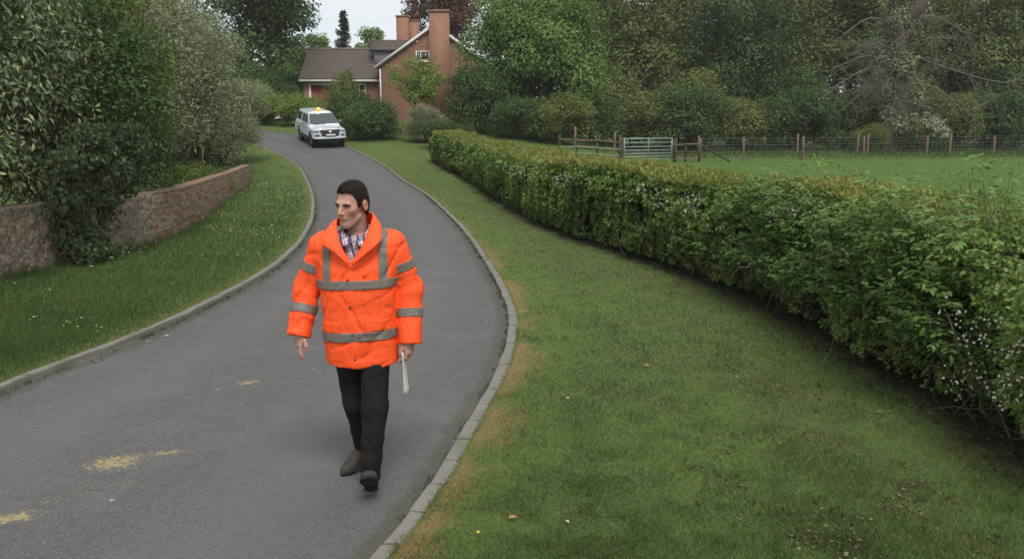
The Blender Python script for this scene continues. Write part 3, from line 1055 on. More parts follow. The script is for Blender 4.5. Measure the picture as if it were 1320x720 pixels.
# ---- the wood beyond the field
W_GROUP = "trees of the wood beyond the field"
wood = [(T_OAK, 8.2, 68, 0.2, 1.00, 1.05), (T_OAK2, 12.8, 71, 1.1, 1.0, 1.0), (T_DARK, 16.8, 66, 2.0, 0.95, 0.95), (T_OAK, 21.0, 70, 3.0, 1.0, 1.0), (T_OAK2, 26.2, 73, 4.4, 1.1, 1.05),
        (T_OAK, 30.6, 69, 0.7, 1.0, 1.0), (T_OAK, 36.5, 67, 5.2, 1.0, 1.06), (T_OAK2, 42.0, 70, 2.8, 1.05, 1.05), (T_OPEN, 5.2, 74, 1.9, 1.0, 1.02), (T_OAK, 47.5, 72, 1.4, 1.1, 1.1),
        (T_OPEN, 1.4, 84, 3.4, 1.0, 1.05), (T_OPEN, 17.5, 82, 3.9, 1.1, 1.12), (T_DARK, 52.0, 68, 0.4, 1.0, 1.0), (T_OAK2, 34.0, 82, 2.4, 1.1, 1.1), (T_OAK, 56.0, 76, 3.6, 1.1, 1.1), (T_DARK, 24.0, 84, 0.9, 1.2, 1.15), (T_OAK2, 40.5, 79, 2.2, 1.15, 1.0), (T_OAK, 36.8, 74, 5.0, 1.0, 0.9)]
wl_ = {id(T_OAK): "broad olive tree in the wood", id(T_OAK2): "tall pale olive tree in the wood", id(T_DARK): "dark green tree in the wood", id(T_OPEN): "thin crowned tree in the wood"}
POSTS_R = [0.269, 0.338, 0.408, 0.481, 0.559, 0.640]
def beside(x, y):
    q = x / y
    if q < 0.085: return "next to the large bright green tree"
    if q < 0.128: return "behind the wooden rails"
    if q < 0.185: return "behind the field gate"
    if q < 0.235: return "behind the short rails beside the gate"
    if 0.425 < q < 0.455: return "behind the old twiggy tree"
    k = int(np.argmin([abs(q - v) for v in POSTS_R]))
    if q > 0.68: return "past the last wire fence post"
    return "behind the %s fence post from the gate" % ("first", "second", "third", "fourth", "fifth", "sixth")[k]

for (T, x, y, rz, s, sz) in wood:
    plant("wood_tree", T, "%s, %s" % (wl_[id(T)], beside(x, y)), "tree", x, y, rz, (s, s, sz), W_GROUP)
under = [(S_GREEN, 4.9, 54.5, 0.3, 0.9, 0.70), (S_OLIVE, 8.4, 57.5, 1.3, 1.0, 0.86), (S_GREEN, 11.6, 56.6, 2.1, 1.0, 0.95), (S_OLIVE, 15.2, 58.2, 3.3, 1.0, 0.80), (S_GREEN, 18.8, 57.6, 4.1, 1.05, 0.92),
         (S_GREEN, 22.6, 59.4, 5.0, 1.0, 0.85), (S_OLIVE, 29.6, 59.0, 0.8, 1.05, 0.85), (S_GREEN, 33.6, 60.0, 1.8, 1.1, 0.90), (S_OLIVE, 38.2, 60.5, 2.7, 1.1, 0.95), (S_GREEN, 43.0, 61.5, 3.9, 1.1, 0.9), (S_OLIVE, 48.0, 62.0, 0.2, 1.2, 1.0),
         (S_GREEN, 25.8, 61.5, 2.5, 1.0, 0.9), (S_OLIVE, 23.1, 55.6, 1.1, 0.5, 0.42), (S_OLIVE, 27.6, 61.0, 1.1, 1.0, 1.1), (S_OLIVE, 13.0, 62.5, 0.5, 1.2, 1.25), (S_GREEN, 20.5, 63.5, 1.5, 1.2, 1.3), (S_OLIVE, 6.4, 62.0, 2.5, 1.1, 1.2), (S_GREEN, 36.0, 64.0, 3.5, 1.3, 1.3), (S_OLIVE, 29.0, 65.0, 4.5, 1.2, 1.3)]
ul_ = {id(S_GREEN): "dark green bush edging the wood", id(S_OLIVE): "olive green bush edging the wood"}
for (S, x, y, rz, s, sz) in under:
    plant("wood_bush", S, "%s %s, %s" % ("tall" if sz > 1.05 else "low", ul_[id(S)], beside(x, y)), "bush", x, y, rz, (s, s, sz), "bushes along the foot of the wood", parts=("foliage", "stem"))


def blossom_bush():
    r = np.random.default_rng(61)
    fm, st = shrub_meshes(62, 2.4, 1.7, "leaf_oak", 40, 170, 0.12, 0.6, 0.3)
    cs = crown_centers(r, 60, (0, 0, 1.4), (1.5, 1.5, 1.0), 0.4, 0.2)
    C, D, N, idx = clump_leaves(r, cs, np.full(60, 0.24), 26, 0.5)
    o = plant("blossom_bush", (fm, st), "low bush with creamy white blossom at the foot of the twiggy tree", "bush", 26.4, 55.6, 0, parts=("foliage", "stem"))
    tag(obj("blossom", leaf_mesh("blossom", C, D, N, 0.10, 0.09, r.random(len(C)), "petal_white"), None, o), kind="stuff")


blossom_bush()


def twiggy_tree():
    """old tree by the wood's edge: thick leaning stem, pale bare twigs hanging in sprays"""
    r = np.random.default_rng(71)
    o = thing("twiggy_tree", "old grey tree with thick trunk and bare hanging twigs before the wood", "tree", (25.0, 56.8, float(verge_z(np.array(25.0), np.array(56.8)))))
    main = spline([(0, 0, -0.3), (0.1, 0, 3), (-0.1, 0.1, 6), (-0.35, 0.2, 9), (-0.5, 0.3, 12)], 16)
    trunk = [(main, np.linspace(0.78, 0.42, 16) * (1 + 0.12 * r.normal(size=16)))]
    fork = spline([(0, 0, 8.0), (1.4, 0.1, 9.4), (3.2, 0.3, 10.6), (5.0, 0.4, 12.6)], 10)
    trunk.append((fork, np.linspace(0.42, 0.22, 10)))
    tips = []
    starts = []
    for k in range(22):
        z = r.uniform(3.4, 11)
        i = np.interp(z, main[:, 2], np.arange(16))
        a = main[int(i)]
        ang = r.uniform(-0.6, 3.74)
        L = r.uniform(2.0, 4.6)
        e = a + np.array([math.cos(ang) * L, -abs(math.sin(ang)) * L * 0.6, r.uniform(-1.4, 1.0)])
        mid = (a + e) / 2 + np.array([0, 0, r.uniform(0.3, 0.9)])
        starts.append(spline([a, mid, e], 9))
    for e in ([(0, 0, 5.0), (-2.0, -0.6, 5.4), (-4.4, -0.8, 4.1), (-5.4, -0.9, 3.9)], [(0, 0, 4.6), (2.4, -0.7, 4.0), (4.2, -0.9, 2.6), (6.2, -0.9, 3.6)], [(0, 0, 6.4), (3.2, -0.6, 5.2), (6.4, -0.8, 4.4), (8.0, -0.9, 5.0)]):
        starts.append(spline(e, 10))
    twigs = []
    for P in starts:
        twigs.append((P, np.linspace(0.055, 0.016, len(P))))
        for q in range(13):
            b = P[r.integers(2, len(P))]
            e = b + np.array([r.normal(0, 0.75), r.normal(0, 0.5), r.normal(-0.55, 0.6)])
            S, rad = limb(r, b, e, 0.020, 0.009, 0.20, 6)
            twigs.append((S, rad))
            for w in range(3):
                b2 = S[r.integers(2, 6)]
                twigs.append(limb(r, b2, b2 + np.array([r.normal(0, 0.35), r.normal(0, 0.3), r.normal(-0.35, 0.35)]), 0.012, 0.006, 0.2, 4))
    obj("trunk", tubes_mesh("trunk", trunk, "bark", 9), None, o)
    tag(obj("bare_twigs", tubes_mesh("bare_twigs", twigs, "pale_bark", 4), None, o), kind="stuff")
    cs = np.vstack([main[r.integers(3, 16, 44)] + r.normal(0, 0.42, (44, 3)), fork[r.integers(3, 10, 14)] + r.normal(0, 0.5, (14, 3))])
    C, D, N, idx = clump_leaves(r, cs, np.full(len(cs), 0.62), 130, 1.1, 0.6)
    tag(obj("crown", leaf_mesh("crown", C, D, N, 0.20, 0.13, r.random(len(C)), "leaf_grey"), None, o))


twiggy_tree()

# ---- ivy hanging over the near wall
WALL = np.array([(-7.05, 8.4), (-6.82, 9.9), (-6.62, 10.9), (-6.42, 11.8), (-6.16, 13.0), (-6.06, 14.3), (-6.15, 15.65), (-6.45, 17.4), (-6.83, 19.3), (-7.75, 23.6), (-8.45, 27.0), (-8.75, 28.4), (-8.92, 29.2)])
WLs = spline(WALL, 400)


def wall_x(y): return np.interp(y, WLs[:, 1], WLs[:, 0])


def ivy():
    r = np.random.default_rng(81)
    o = thing("ivy_curtain", "dark curtain of small ivy leaves hanging down over the rough wall", "ivy", (-6.1, 12.3, float(verge_z(np.array(-6.1), np.array(12.3)))))
    base = np.array(o.location)
    n = 24000
    z = r.random(n) ** 0.75 * 2.0
    half = np.interp(z, [0, 0.35, 0.9, 1.4, 2.0], [0.26, 0.42, 0.62, 0.95, 0.7])
    cy = np.interp(z, [0, 0.9, 1.6, 2.5], [12.15, 12.2, 12.35, 12.5])
    y = cy + np.clip(r.normal(0, 0.55, n), -1.25, 1.25) * half
    lump = fbm(np.stack([y * 1.7, z * 1.7, 0 * y], -1), 5)
    k = lump + 0.9 * (1 - np.abs(y - cy) / (half * 1.1)) + 0.25 * r.normal(0, 1, n) > 0.12 + 0.5 * sm(1.3, 2.0, z)
    y, z, lump = y[k], z[k], lump[k]
    n = len(y)
    x = wall_x(y) + 0.08 + (0.12 + 0.36 * sm(-0.6, 0.7, lump)) * r.random(n) + 0.20 * sm(0.5, 1.5, z) - 0.45 * sm(1.5, 2.5, z) * r.random(n)
    C = np.stack([x, y, z + base[2]], -1) - base
    d = unit(np.stack([np.full(n, 0.8), np.full(n, -0.5), np.full(n, 0.3)], -1) + r.normal(0, 0.5, (n, 3)))
    D = unit(np.cross(d, rdir(r, n)) + np.array([0, 0, -0.9]))
    L = 0.065 * r.uniform(0.6, 1.3, n)
    tag(obj("foliage", leaf_mesh("foliage", C, D, d, L, L * 0.8, 0.4 + r.normal(0, 0.25, n), "leaf_ivy"), None, o), kind="stuff")
    segs = []
    for k in range(26):
        yy = 12.2 + r.normal(0, 0.24)
        P = [(wall_x(yy) + 0.04, yy, 1.25)]
        for j in range(7):
            yy += r.normal(0, 0.06)
            P.append((wall_x(yy) + r.uniform(0.12, 0.32), yy, 1.2 - (j + 1) * 0.165))
        segs.append((np.array(P) - base + [0, 0, base[2]], np.linspace(0.012, 0.005, 8)))
    obj("stem", tubes_mesh("stem", segs, "bark", 4), None, o)


ivy()
# ------------------------------------------------------------------ hedge between lawn and field
HW = 1.45


def hedge_h(y):
    return 1.36 + 0.05 * np.sin(y * 0.9) - 0.05 * sm(9, 14, y) + 0.02 * sm(24, 40, y)


def hedge_pts(r, ys, face):
    """points on the hedge shell; face 0 lane side, 1 top, 2 field side, 3 ends. returns pos, normal"""
    n = len(ys)
    u = r.random(n)
    hx, h = hedge_x(ys), hedge_h(ys)
    gz = verge_z(hx + 0.7, ys)
    tx = np.gradient(HGs[:, 0], HGs[:, 1])
    sl = np.interp(ys, HGs[:, 1], tx)
    nx = unit(np.stack([-np.ones(n), sl, np.zeros(n)], -1))       # outward on the lane side
    q = np.stack([ys * 1.15, u * 1.9 + face * 7, 0 * ys], -1)
    amp = 0.8 + 0.7 * sm(16, 7, ys)
    lump = amp * (0.19 * vnoise(q, 3) + 0.13 * vnoise(q * 2.4, 5) + 0.05 * vnoise(q * 5.5, 6))
    if face == 0:
        z = 0.07 + u * (h - 0.07)
        prof = 0.20 * sm(0.36, 0.0, z / h) - 0.04 + 0.14 * sm(0.80, 1.0, z / h)
        base = np.stack([hx, ys, gz + z], -1) - nx * (prof[:, None])
        nn = unit(nx + np.array([0, 0, 1.0]) * (0.25 + 0.8 * sm(0.75, 1, z / h))[:, None])
    elif face == 1:
        base = np.stack([hx, ys, gz + h], -1) - nx * (0.10 + u * (HW - 0.2))[:, None]
        nn = np.tile([0, 0, 1.0], (n, 1))
        lump = lump * 0.35
    else:
        z = 0.1 + u * (h - 0.1)
        base = np.stack([hx, ys, gz + z], -1) - nx * HW
        nn = -nx
    return base + nn * lump[:, None], nn, u


def hedge():
    r = np.random.default_rng(91)
    o = thing("hedge", "long clipped hawthorn hedge between mown lawn and field", "hedge", (0, 0, 0))
    Y0, Y1 = 1.8, 39.6

    def ysamp(n, k=1.0):
        # more and smaller leaves where the hedge is near the lane's lower end
        return np.where(r.random(n) < 0.62, Y0 + (16 - Y0) * r.random(n) ** 0.95, 14 + (Y1 - 14) * r.random(n) ** 1.1)
    leafsize = lambda y: 0.027 + 0.0018 * y
    Cs, Ds, Ns, Ls, Ts = [], [], [], [], []
    for face, n in ((0, 165000), (1, 60000), (2, 16000)):
        ys = ysamp(n)
        Pp, nn, u = hedge_pts(r, ys, face)
        dep = r.random(n) ** 1.7 * 0.30
        C = Pp - nn * dep[:, None]
        # sprays of leaves: pull points towards random twig centres
        tw = np.round(np.stack([C[:, 0], C[:, 1], C[:, 2]], -1) * 7.5) / 7.5
        h3 = np.stack([vnoise(tw * 9.1, 21 + k) for k in range(3)], -1) * 0.07
        C = C * 0.62 + (tw + h3) * 0.38
        gap = fbm(np.stack([C[:, 1] * 2.3, C[:, 2] * 2.6, C[:, 0] * 2.0], -1), 8)
        keep = (gap > -0.42) | (dep > 0.20)
        keep &= ~((face == 0) & (u < 0.16) & (r.random(n) < 0.34 - 2.1 * u))
        N = unit(nn * 0.9 + r.normal(0, 0.42, (n, 3)) + [0, 0, 0.35])
        D = unit(np.cross(N, rdir(r, n)) + nn * 0.35 + np.array([0, 0, 0.12]))
        sp = fbm(np.stack([C[:, 1] * 0.8, C[:, 2] * 1.0, C[:, 0] * 0], -1), 12)
        T = 0.46 + 0.22 * sp + r.normal(0, 0.16, n) + 0.14 * sm(7.0, 5.0, ys)
        L = leafsize(ys) * r.uniform(0.65, 1.35, n)
        for l, a in ((Cs, C), (Ds, D), (Ns, N), (Ls, L), (Ts, T)):
            l.append(a[keep])
    C, D, N, L, T = np.vstack(Cs), np.vstack(Ds), np.vstack(Ns), np.concatenate(Ls), np.concatenate(Ts)
    tag(obj("foliage", leaf_mesh("foliage", C, D, N, L, L * 0.72, T, "leaf_hawthorn"), None, o), kind="stuff")
    # deep inside: larger, much darker leaves that make the hedge opaque
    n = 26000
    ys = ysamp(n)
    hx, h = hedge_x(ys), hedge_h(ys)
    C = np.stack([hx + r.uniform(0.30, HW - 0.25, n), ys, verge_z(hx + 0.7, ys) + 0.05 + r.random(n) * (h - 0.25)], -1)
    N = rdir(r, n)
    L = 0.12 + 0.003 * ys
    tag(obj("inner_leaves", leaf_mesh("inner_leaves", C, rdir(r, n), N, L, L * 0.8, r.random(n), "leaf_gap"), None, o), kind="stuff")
    # stems
    segs = []
    for y in np.arange(2.0, 39.4, 0.13):
        hx = hedge_x(y); gz = float(verge_z(np.array(hx + .7), np.array(y)))
        x0 = hx + 0.45 + r.normal(0, 0.16)
        segs.append(limb(r, (x0, y, gz - 0.05), (x0 + r.normal(-0.1, 0.25), y + r.normal(0, 0.15), gz + 0.85), 0.010, 0.004, 0.06, 5))
        if y < 14:
            for k in range(2):
                segs.append(limb(r, (x0, y, gz + r.uniform(0.05, 0.3)), (hx - 0.05 + r.normal(0, 0.12), y + r.normal(0, 0.3), gz + r.uniform(0.15, 0.7)), 0.006, 0.002, 0.12, 5))
    obj("stems", tubes_mesh("stems", segs, "bark", 5), None, o)
    # new growth along the clipped top
    n = 46000
    ys = np.where(r.random(n) < 0.5, 6.0 + 12 * r.random(n), 12 + (Y1 - 12) * r.random(n))
    keep = r.random(n) < sm(5.0, 10.5, ys)
    ys = ys[keep]; n = len(ys)
    Pp, nn, u = hedge_pts(r, ys, 1)
    C = Pp + np.array([0, 0, 1.0]) * (r.random(n) * 0.10 - 0.02)[:, None]
    N = unit(r.normal(0, 0.7, (n, 3)) + [0, 0, 0.6])
    D = unit(r.normal(0, 0.5, (n, 3)) + [0, 0, 0.9])
    sp = fbm(np.stack([C[:, 1] * 0.5, C[:, 0] * 0.8, 0 * C[:, 0]], -1), 15)
    L = (0.028 + 0.0020 * ys) * r.uniform(0.7, 1.4, n)
    f = obj("new_shoots", leaf_mesh("new_shoots", C, D, N, L, L * 0.55, 0.50 + 0.35 * sp + r.normal(0, 0.15, n) - 0.35 * sm(17, 28, ys), "leaf_shoot"), None, o)
    tag(f, "yellow bronze new growth along the clipped top", kind="stuff")
    # may blossom in loose clusters
    spots = [(4.75, 0.35, 0.98, 0.38, 210), (5.2, 0.35, 0.9, 0.35, 80), (4.2, 0.4, 1.1, 0.4, 170), (8.6, 1.15, 1.32, 0.30, 50), (11.4, 0.9, 1.15, 0.35, 90), (12.6, 0.95, 1.2, 0.3, 60), (15.5, 1.1, 1.2, 0.5, 60), (18.8, 1.0, 1.1, 0.6, 80), (21.5, 1.0, 1.1, 0.5, 30), (9.9, 0.5, 0.9, 0.3, 60), (7.4, 0.9, 1.1, 0.3, 60)]
    Cs = []
    for (y, z0, z1, sy, m) in spots:
        k = max(6, m // 6)
        yc = y + r.normal(0, sy, k); zc = r.uniform(z0, z1, k)
        xc = hedge_x(yc) - 0.10 - r.random(k) * 0.10 + 0.1 * sm(1.15, 1.4, zc)
        i = r.integers(0, k, m)
        Cs.append(np.stack([xc[i], yc[i], zc[i] + verge_z(xc[i] + 0.8, yc[i])], -1) + r.normal(0, 0.030 + 0.0014 * y, (m, 3)))
    C = np.vstack(Cs); n = len(C)
    N = unit(np.array([-0.8, -0.4, 0.5]) + r.normal(0, 0.5, (n, 3)))
    L = (0.013 + 0.0011 * C[:, 1]) * r.uniform(0.8, 1.3, n)
    tag(obj("blossom", leaf_mesh("blossom", C, unit(np.cross(N, rdir(r, n))), N, L, L * 0.95, r.random(n), "petal_white"), None, o), "clusters of small white may blossom", kind="stuff")
    return o


hedge()


def elder(seed, y, span, top, label, n_shoot, off=0.0):
    """elder growing out of the hedge: arching shoots with paired leaflets"""
    r = np.random.default_rng(seed)
    hx = hedge_x(y)
    o = thing("elder_bush", label, "bush", (hx + 0.5, y, float(verge_z(np.array(hx + 0.5), np.array(y)))), 0, None)
    Cs, Ds, Ns, segs, Ls = [], [], [], [], []
    for k in range(n_shoot):
        yy = r.normal(0, span * 0.42)
        out = r.random()
        zt = top * r.uniform(0.35, 1.0) if out < 0.72 else top * r.uniform(0.90, 1.10)
        x1 = -0.62 - 0.12 * r.random() + off if out < 0.72 else r.uniform(-0.5, 0.3)
        dxh = hedge_x(y + yy) - hx
        P = spline([(r.normal(0, 0.12), yy * 0.5, 0.05), (dxh + x1 * 0.35, yy * 0.8, zt * 0.62), (dxh + x1, yy + r.normal(0, 0.10), zt)], 14)
        segs.append((P, np.linspace(0.006, 0.0018, 14)))
        ax = unit(np.gradient(P, axis=0))
        for j in range(5, 14):
            for s in (-1, 1):
                side = unit(np.cross(ax[j], [0, 0, 1.0])) * s + r.normal(0, 0.35, 3)
                pd = unit(side + ax[j] * 0.5 + [0, 0, 0.15])
                pl = 0.15 * r.uniform(0.7, 1.25)
                for m, tt in enumerate((0.35, 0.65, 1.0)):
                    b = P[j] + pd * pl * tt
                    perp = unit(np.cross(pd, [0, 0, 1.0]))
                    for q in ((-1, 1) if tt < 1 else (0,)):
                        Cs.append(b); Ds.append(unit(pd * 0.55 + perp * q * 0.8 + r.normal(0, 0.18, 3) - [0, 0, 0.22]))
                        Ns.append(unit(np.array([0, 0, 1.0]) + r.normal(0, 0.30, 3) + np.array([-0.25, -0.2, 0]))); Ls.append(0.064 * r.uniform(0.7, 1.2))
    C, D, N, L = np.array(Cs), np.array(Ds), np.array(Ns), np.array(Ls)
    tag(obj("foliage", leaf_mesh("foliage", C, D, N, L, L * 0.42, 0.5 + r.normal(0, 0.18, len(C)), "leaf_elder", 0.12, 2), None, o), kind="stuff")
    obj("stem", tubes_mesh("stem", segs, "bark", 4), None, o)
    return o


elder(101, 9.3, 1.3, 1.50, "bright green elder bush growing out of the hedge, widest clump, beside the yellowish hedge top", 90)
elder(102, 6.45, 0.75, 1.62, "bright green elder shoots standing highest above the clipped hedge next to the white blossom", 64)
elder(103, 7.6, 0.7, 1.40, "elder shoots in the hedge between the widest elder clump and the tallest one", 34)

# fallen stick leaning out of the hedge bottom
mb = MB()
st = limb(np.random.default_rng(5), (2.62, 7.05, 0.06), (3.10, 7.45, 0.62), 0.006, 0.003, 0.05, 8)
mb.tube(st[0], st[1], 6)
br = limb(np.random.default_rng(6), st[0][5], st[0][5] + np.array([-0.22, 0.05, 0.12]), 0.005, 0.003, 0.05, 5)
mb.tube(br[0], br[1], 5)
tag(mb.build("dead_stick", MATS["bark"], None, True), "thin dead stick leaning out of the hedge bottom onto the lawn", "stick")
# ------------------------------------------------------------------ grass blades, flowers, litter
t = NT("grass_blade")
c = t.attr("Col", "Color")
t.finish(c, 0.65, None, 0, 0.3, 0.30, c)


def blades(name, label, P, H, W, col, lean, r, two=False):
    n = len(P)
    a = r.uniform(0, 2 * math.pi, n)
    s = np.stack([np.cos(a), np.sin(a), 0 * a], -1)
    ld = rdir(r, n); ld[:, 2] = 0
    tip = P + np.array([0, 0, 1.0]) * H[:, None] + ld * (lean * H)[:, None]
    if not two:
        V = np.stack([P - s * W[:, None] / 2, P + s * W[:, None] / 2, tip], 1).reshape(-1, 3)
        F = np.arange(n * 3).reshape(-1, 3)
        k = 3
    else:
        mid = P + np.array([0, 0, 1.0]) * (H * 0.62)[:, None] + ld * (lean * H * 0.30)[:, None]
        V = np.stack([P - s * W[:, None] / 2, P + s * W[:, None] / 2, mid + s * W[:, None] * 0.4, mid - s * W[:, None] * 0.4, tip], 1).reshape(-1, 3)
        b = np.arange(n)[:, None] * 5
        F = np.concatenate([b + [0, 1, 2], b + [0, 2, 3], b + [3, 2, 4]])
        k = 5
    me = mesh_np(name, V, F, False, None, dict(Col=np.repeat(col, k, 0)))
    me.materials.append(MATS["grass_blade"])
    return tag(obj(name, me), label, "grass", kind="stuff")


def wedge(r, n, d0, d1, a0, a1, p=1.0):
    """ground points, thinning out with distance along the lane"""
    inv = 1 / d1 + (1 / d0 - 1 / d1) * r.random(n) ** p
    d = 1 / inv
    a = r.uniform(a0, a1, n)
    return d * a, d


def lawn_grass():
    r = np.random.default_rng(111)
    x, y = wedge(r, 560000, 2.9, 30, -0.35, 0.80)
    dr = x - kr_x(y) - KW * 0.8
    dh = x - hedge_x(y)
    k = (dr > 0) & (dh < 0.35) & (r.random(len(x)) > sm(20, 29.5, y))
    x, y, dr, dh = x[k], y[k], dr[k], dh[k]
    dry, soil, thin, field = turf_masks(x, y)
    k = r.random(len(x)) > soil * 0.93
    k &= r.random(len(x)) > dry * 0.45
    x, y, dry, thin = x[k], y[k], dry[k], thin[k]
    n = len(x)
    P = np.stack([x, y, verge_z(x, y) - 0.004], -1)
    q = np.stack([x, y, 0 * x], -1)
    tuft = fbm(q * 4.0, 31)
    patch = fbm(q * 0.7, 33)
    H = (0.020 + 0.010 * tuft.clip(-0.8, 1) + 0.010 * r.random(n)) * (1 - 0.35 * dry) * (1 + 0.02 * y)
    W = np.maximum(0.0045, 0.00080 * y) * r.uniform(0.7, 1.3, n)
    far_ = sm(15, 29, y)
    g = np.array([[0.104, 0.160, 0.042]]) * (1 + 0.22 * patch[:, None] + 0.30 * fbm(q * 9.0, 47)[:, None]).clip(0.3) * r.uniform(0.62, 1.40, (n, 1))
    g = np.where((r.random(n) < 0.07 + 0.20 * thin)[:, None], np.array([[0.20, 0.20, 0.095]]) * r.uniform(0.6, 1.3, (n, 1)), g)
    strip = 0.5 + 0.5 * np.sin((x - kr_x(y)) * 4.6)
    g = g * (0.86 + 0.28 * strip[:, None])
    g = g * (1 - 0.10 * thin[:, None])
    b = np.array([[0.26, 0.175, 0.078]]) * r.uniform(0.6, 1.4, (n, 1))
    col = np.where((r.random(n) < dry * 0.92)[:, None], b, g)
    blades("lawn_grass", "short mown lawn grass with browned edge along the kerb", P, H, W, col, r.uniform(0.3, 1.6, n), r)


lawn_grass()


def verge_grass():
    r = np.random.default_rng(112)
    x, y = wedge(r, 420000, 5.2, 42, -1.05, -0.10)
    dl = kl_x(y) - KW * 0.8 - x
    wall_d = x - wall_x(y)
    k = (dl > 0) & ((wall_d > 0.02) | (y > 29.2)) & (dl < 5)
    x, y, dl, wall_d = x[k], y[k], dl[k], wall_d[k]
    n = len(x)
    q = np.stack([x, y, 0 * x], -1)
    tuft = fbm(q * 2.2, 35); patch = fbm(q * 0.6, 37)
    P = np.stack([x, y, verge_z(x, y) - 0.005], -1)
    H = (0.042 + 0.024 * tuft.clip(-1, 1.2) + 0.035 * r.random(n) ** 2) * sm(-0.05, 0.5, dl) + 0.025
    H *= 1 + 0.9 * sm(0.5, 0.0, wall_d) * (y < 29)
    W = np.maximum(0.0038, 0.00060 * y) * r.uniform(0.7, 1.3, n)
    g = np.array([[0.062, 0.112, 0.027]]) * (1 + 0.28 * patch[:, None]) * r.uniform(0.70, 1.35, (n, 1))
    g = np.where((r.random(n) < 0.06 + 0.45 * sm(0.16, 0.0, dl))[:, None], np.array([[0.17, 0.14, 0.060]]) * r.uniform(0.6, 1.2, (n, 1)), g)
    blades("verge_grass", "longer rough grass on the verge below the brick wall", P, H, W, g, r.uniform(0.2, 1.1, n), r)


verge_grass()


def field_grass():
    r = np.random.default_rng(113)
    x, y = wedge(r, 150000, 11, 62, -0.02, 0.75, 1.6)
    dh = x - hedge_x(np.minimum(y, 39.6))
    k = (dh > HW + 0.05) & (y < 60)
    x, y = x[k], y[k]
    rough = sm(46.5, 50, y - 0.06 * (x - 10))
    n = len(x)
    P = np.stack([x, y, verge_z(x, y) - 0.006], -1)
    q = np.stack([x, y, 0 * x], -1)
    H = 0.025 + 0.02 * r.random(n) + rough * r.random(n) * 0.35
    W = 0.00075 * y * r.uniform(0.7, 1.3, n)
    g = np.array([[0.080, 0.140, 0.031]]) * (1 + 0.25 * fbm(q * 0.25, 39)[:, None]) * r.uniform(0.9, 1.1, (n, 1))
    g = g * (1 - 0.35 * rough[:, None] * r.random((n, 1)))
    blades("field_grass", "bright green pasture grass of the field beyond the hedge", P, H, W, g, r.uniform(0.3, 1.0, n), r)


field_grass()


def far_verge_grass():
    r = np.random.default_rng(114)
    y = r.uniform(17, 52, 60000)
    x = kr_x(y) + KW + r.random(60000) ** 1.4 * 6
    k = ((x < hedge_x(np.minimum(y, 39.6)) + 0.2) | (y > 40)) & (r.random(60000) < sm(17.5, 33, y) * 0.8)
    x, y = x[k], y[k]
    n = len(x)
    P = np.stack([x, y, verge_z(x, y) - 0.006], -1)
    H = 0.012 + 0.018 * r.random(n)
    g = np.array([[0.105, 0.160, 0.040]]) * r.uniform(0.75, 1.25, (n, 1))
    blades("far_lawn_grass", "short grass between the lane and the far end of the hedge", P, H, np.full(n, 0.025), g, r.uniform(0.3, 1.0, n), r)


far_verge_grass()


def flowers():
    r = np.random.default_rng(115)
    y = 7.0 + 24 * r.random(2600) ** 1.3
    x = kl_x(y) - 0.25 - r.random(2600) * 3.0
    dens = fbm(np.stack([x * 0.9, y * 0.9, 0 * x], -1), 41)
    k = (x > wall_x(y) + 0.15) & (dens > 0.12)
    x, y = x[k][:220], y[k][:220]
    n = len(x)
    V, F, T, b = [], [], [], 0
    for i in range(n):
        h = r.uniform(0.06, 0.15); s = (0.007 + 0.0004 * y[i]) * r.uniform(0.8, 1.4)
        c = np.array([x[i], y[i], verge_z(x[i:i+1], y[i:i+1])[0]])
        top = c + [r.normal(0, 0.015), r.normal(0, 0.015), h]
        ring = [top + s * np.array([math.cos(a), math.sin(a), 0.25 * r.normal()]) for a in np.arange(6) * math.pi / 3]
        V += ring + [top + [0, 0, s * 0.35]]
        F += [(b + q, b + (q + 1) % 6, b + 6) for q in range(6)]
        T += [1.0 if (i % 5) else 0.0] * 7
        b += 7
    me = mesh_np("wild_flowers", np.array(V), np.array(F), False, dict(tint=np.array(T)))
    me.materials.append(leaf_mat("flower_head", [(0.0, (0.55, 0.42, 0.03)), (0.5, (0.62, 0.60, 0.40)), (1.0, (0.55, 0.56, 0.44))], 0.7, 0.2))
    tag(obj("wild_flowers", me), "small pale wild flowers scattered in the rough verge grass", "flowers", kind="stuff")


flowers()


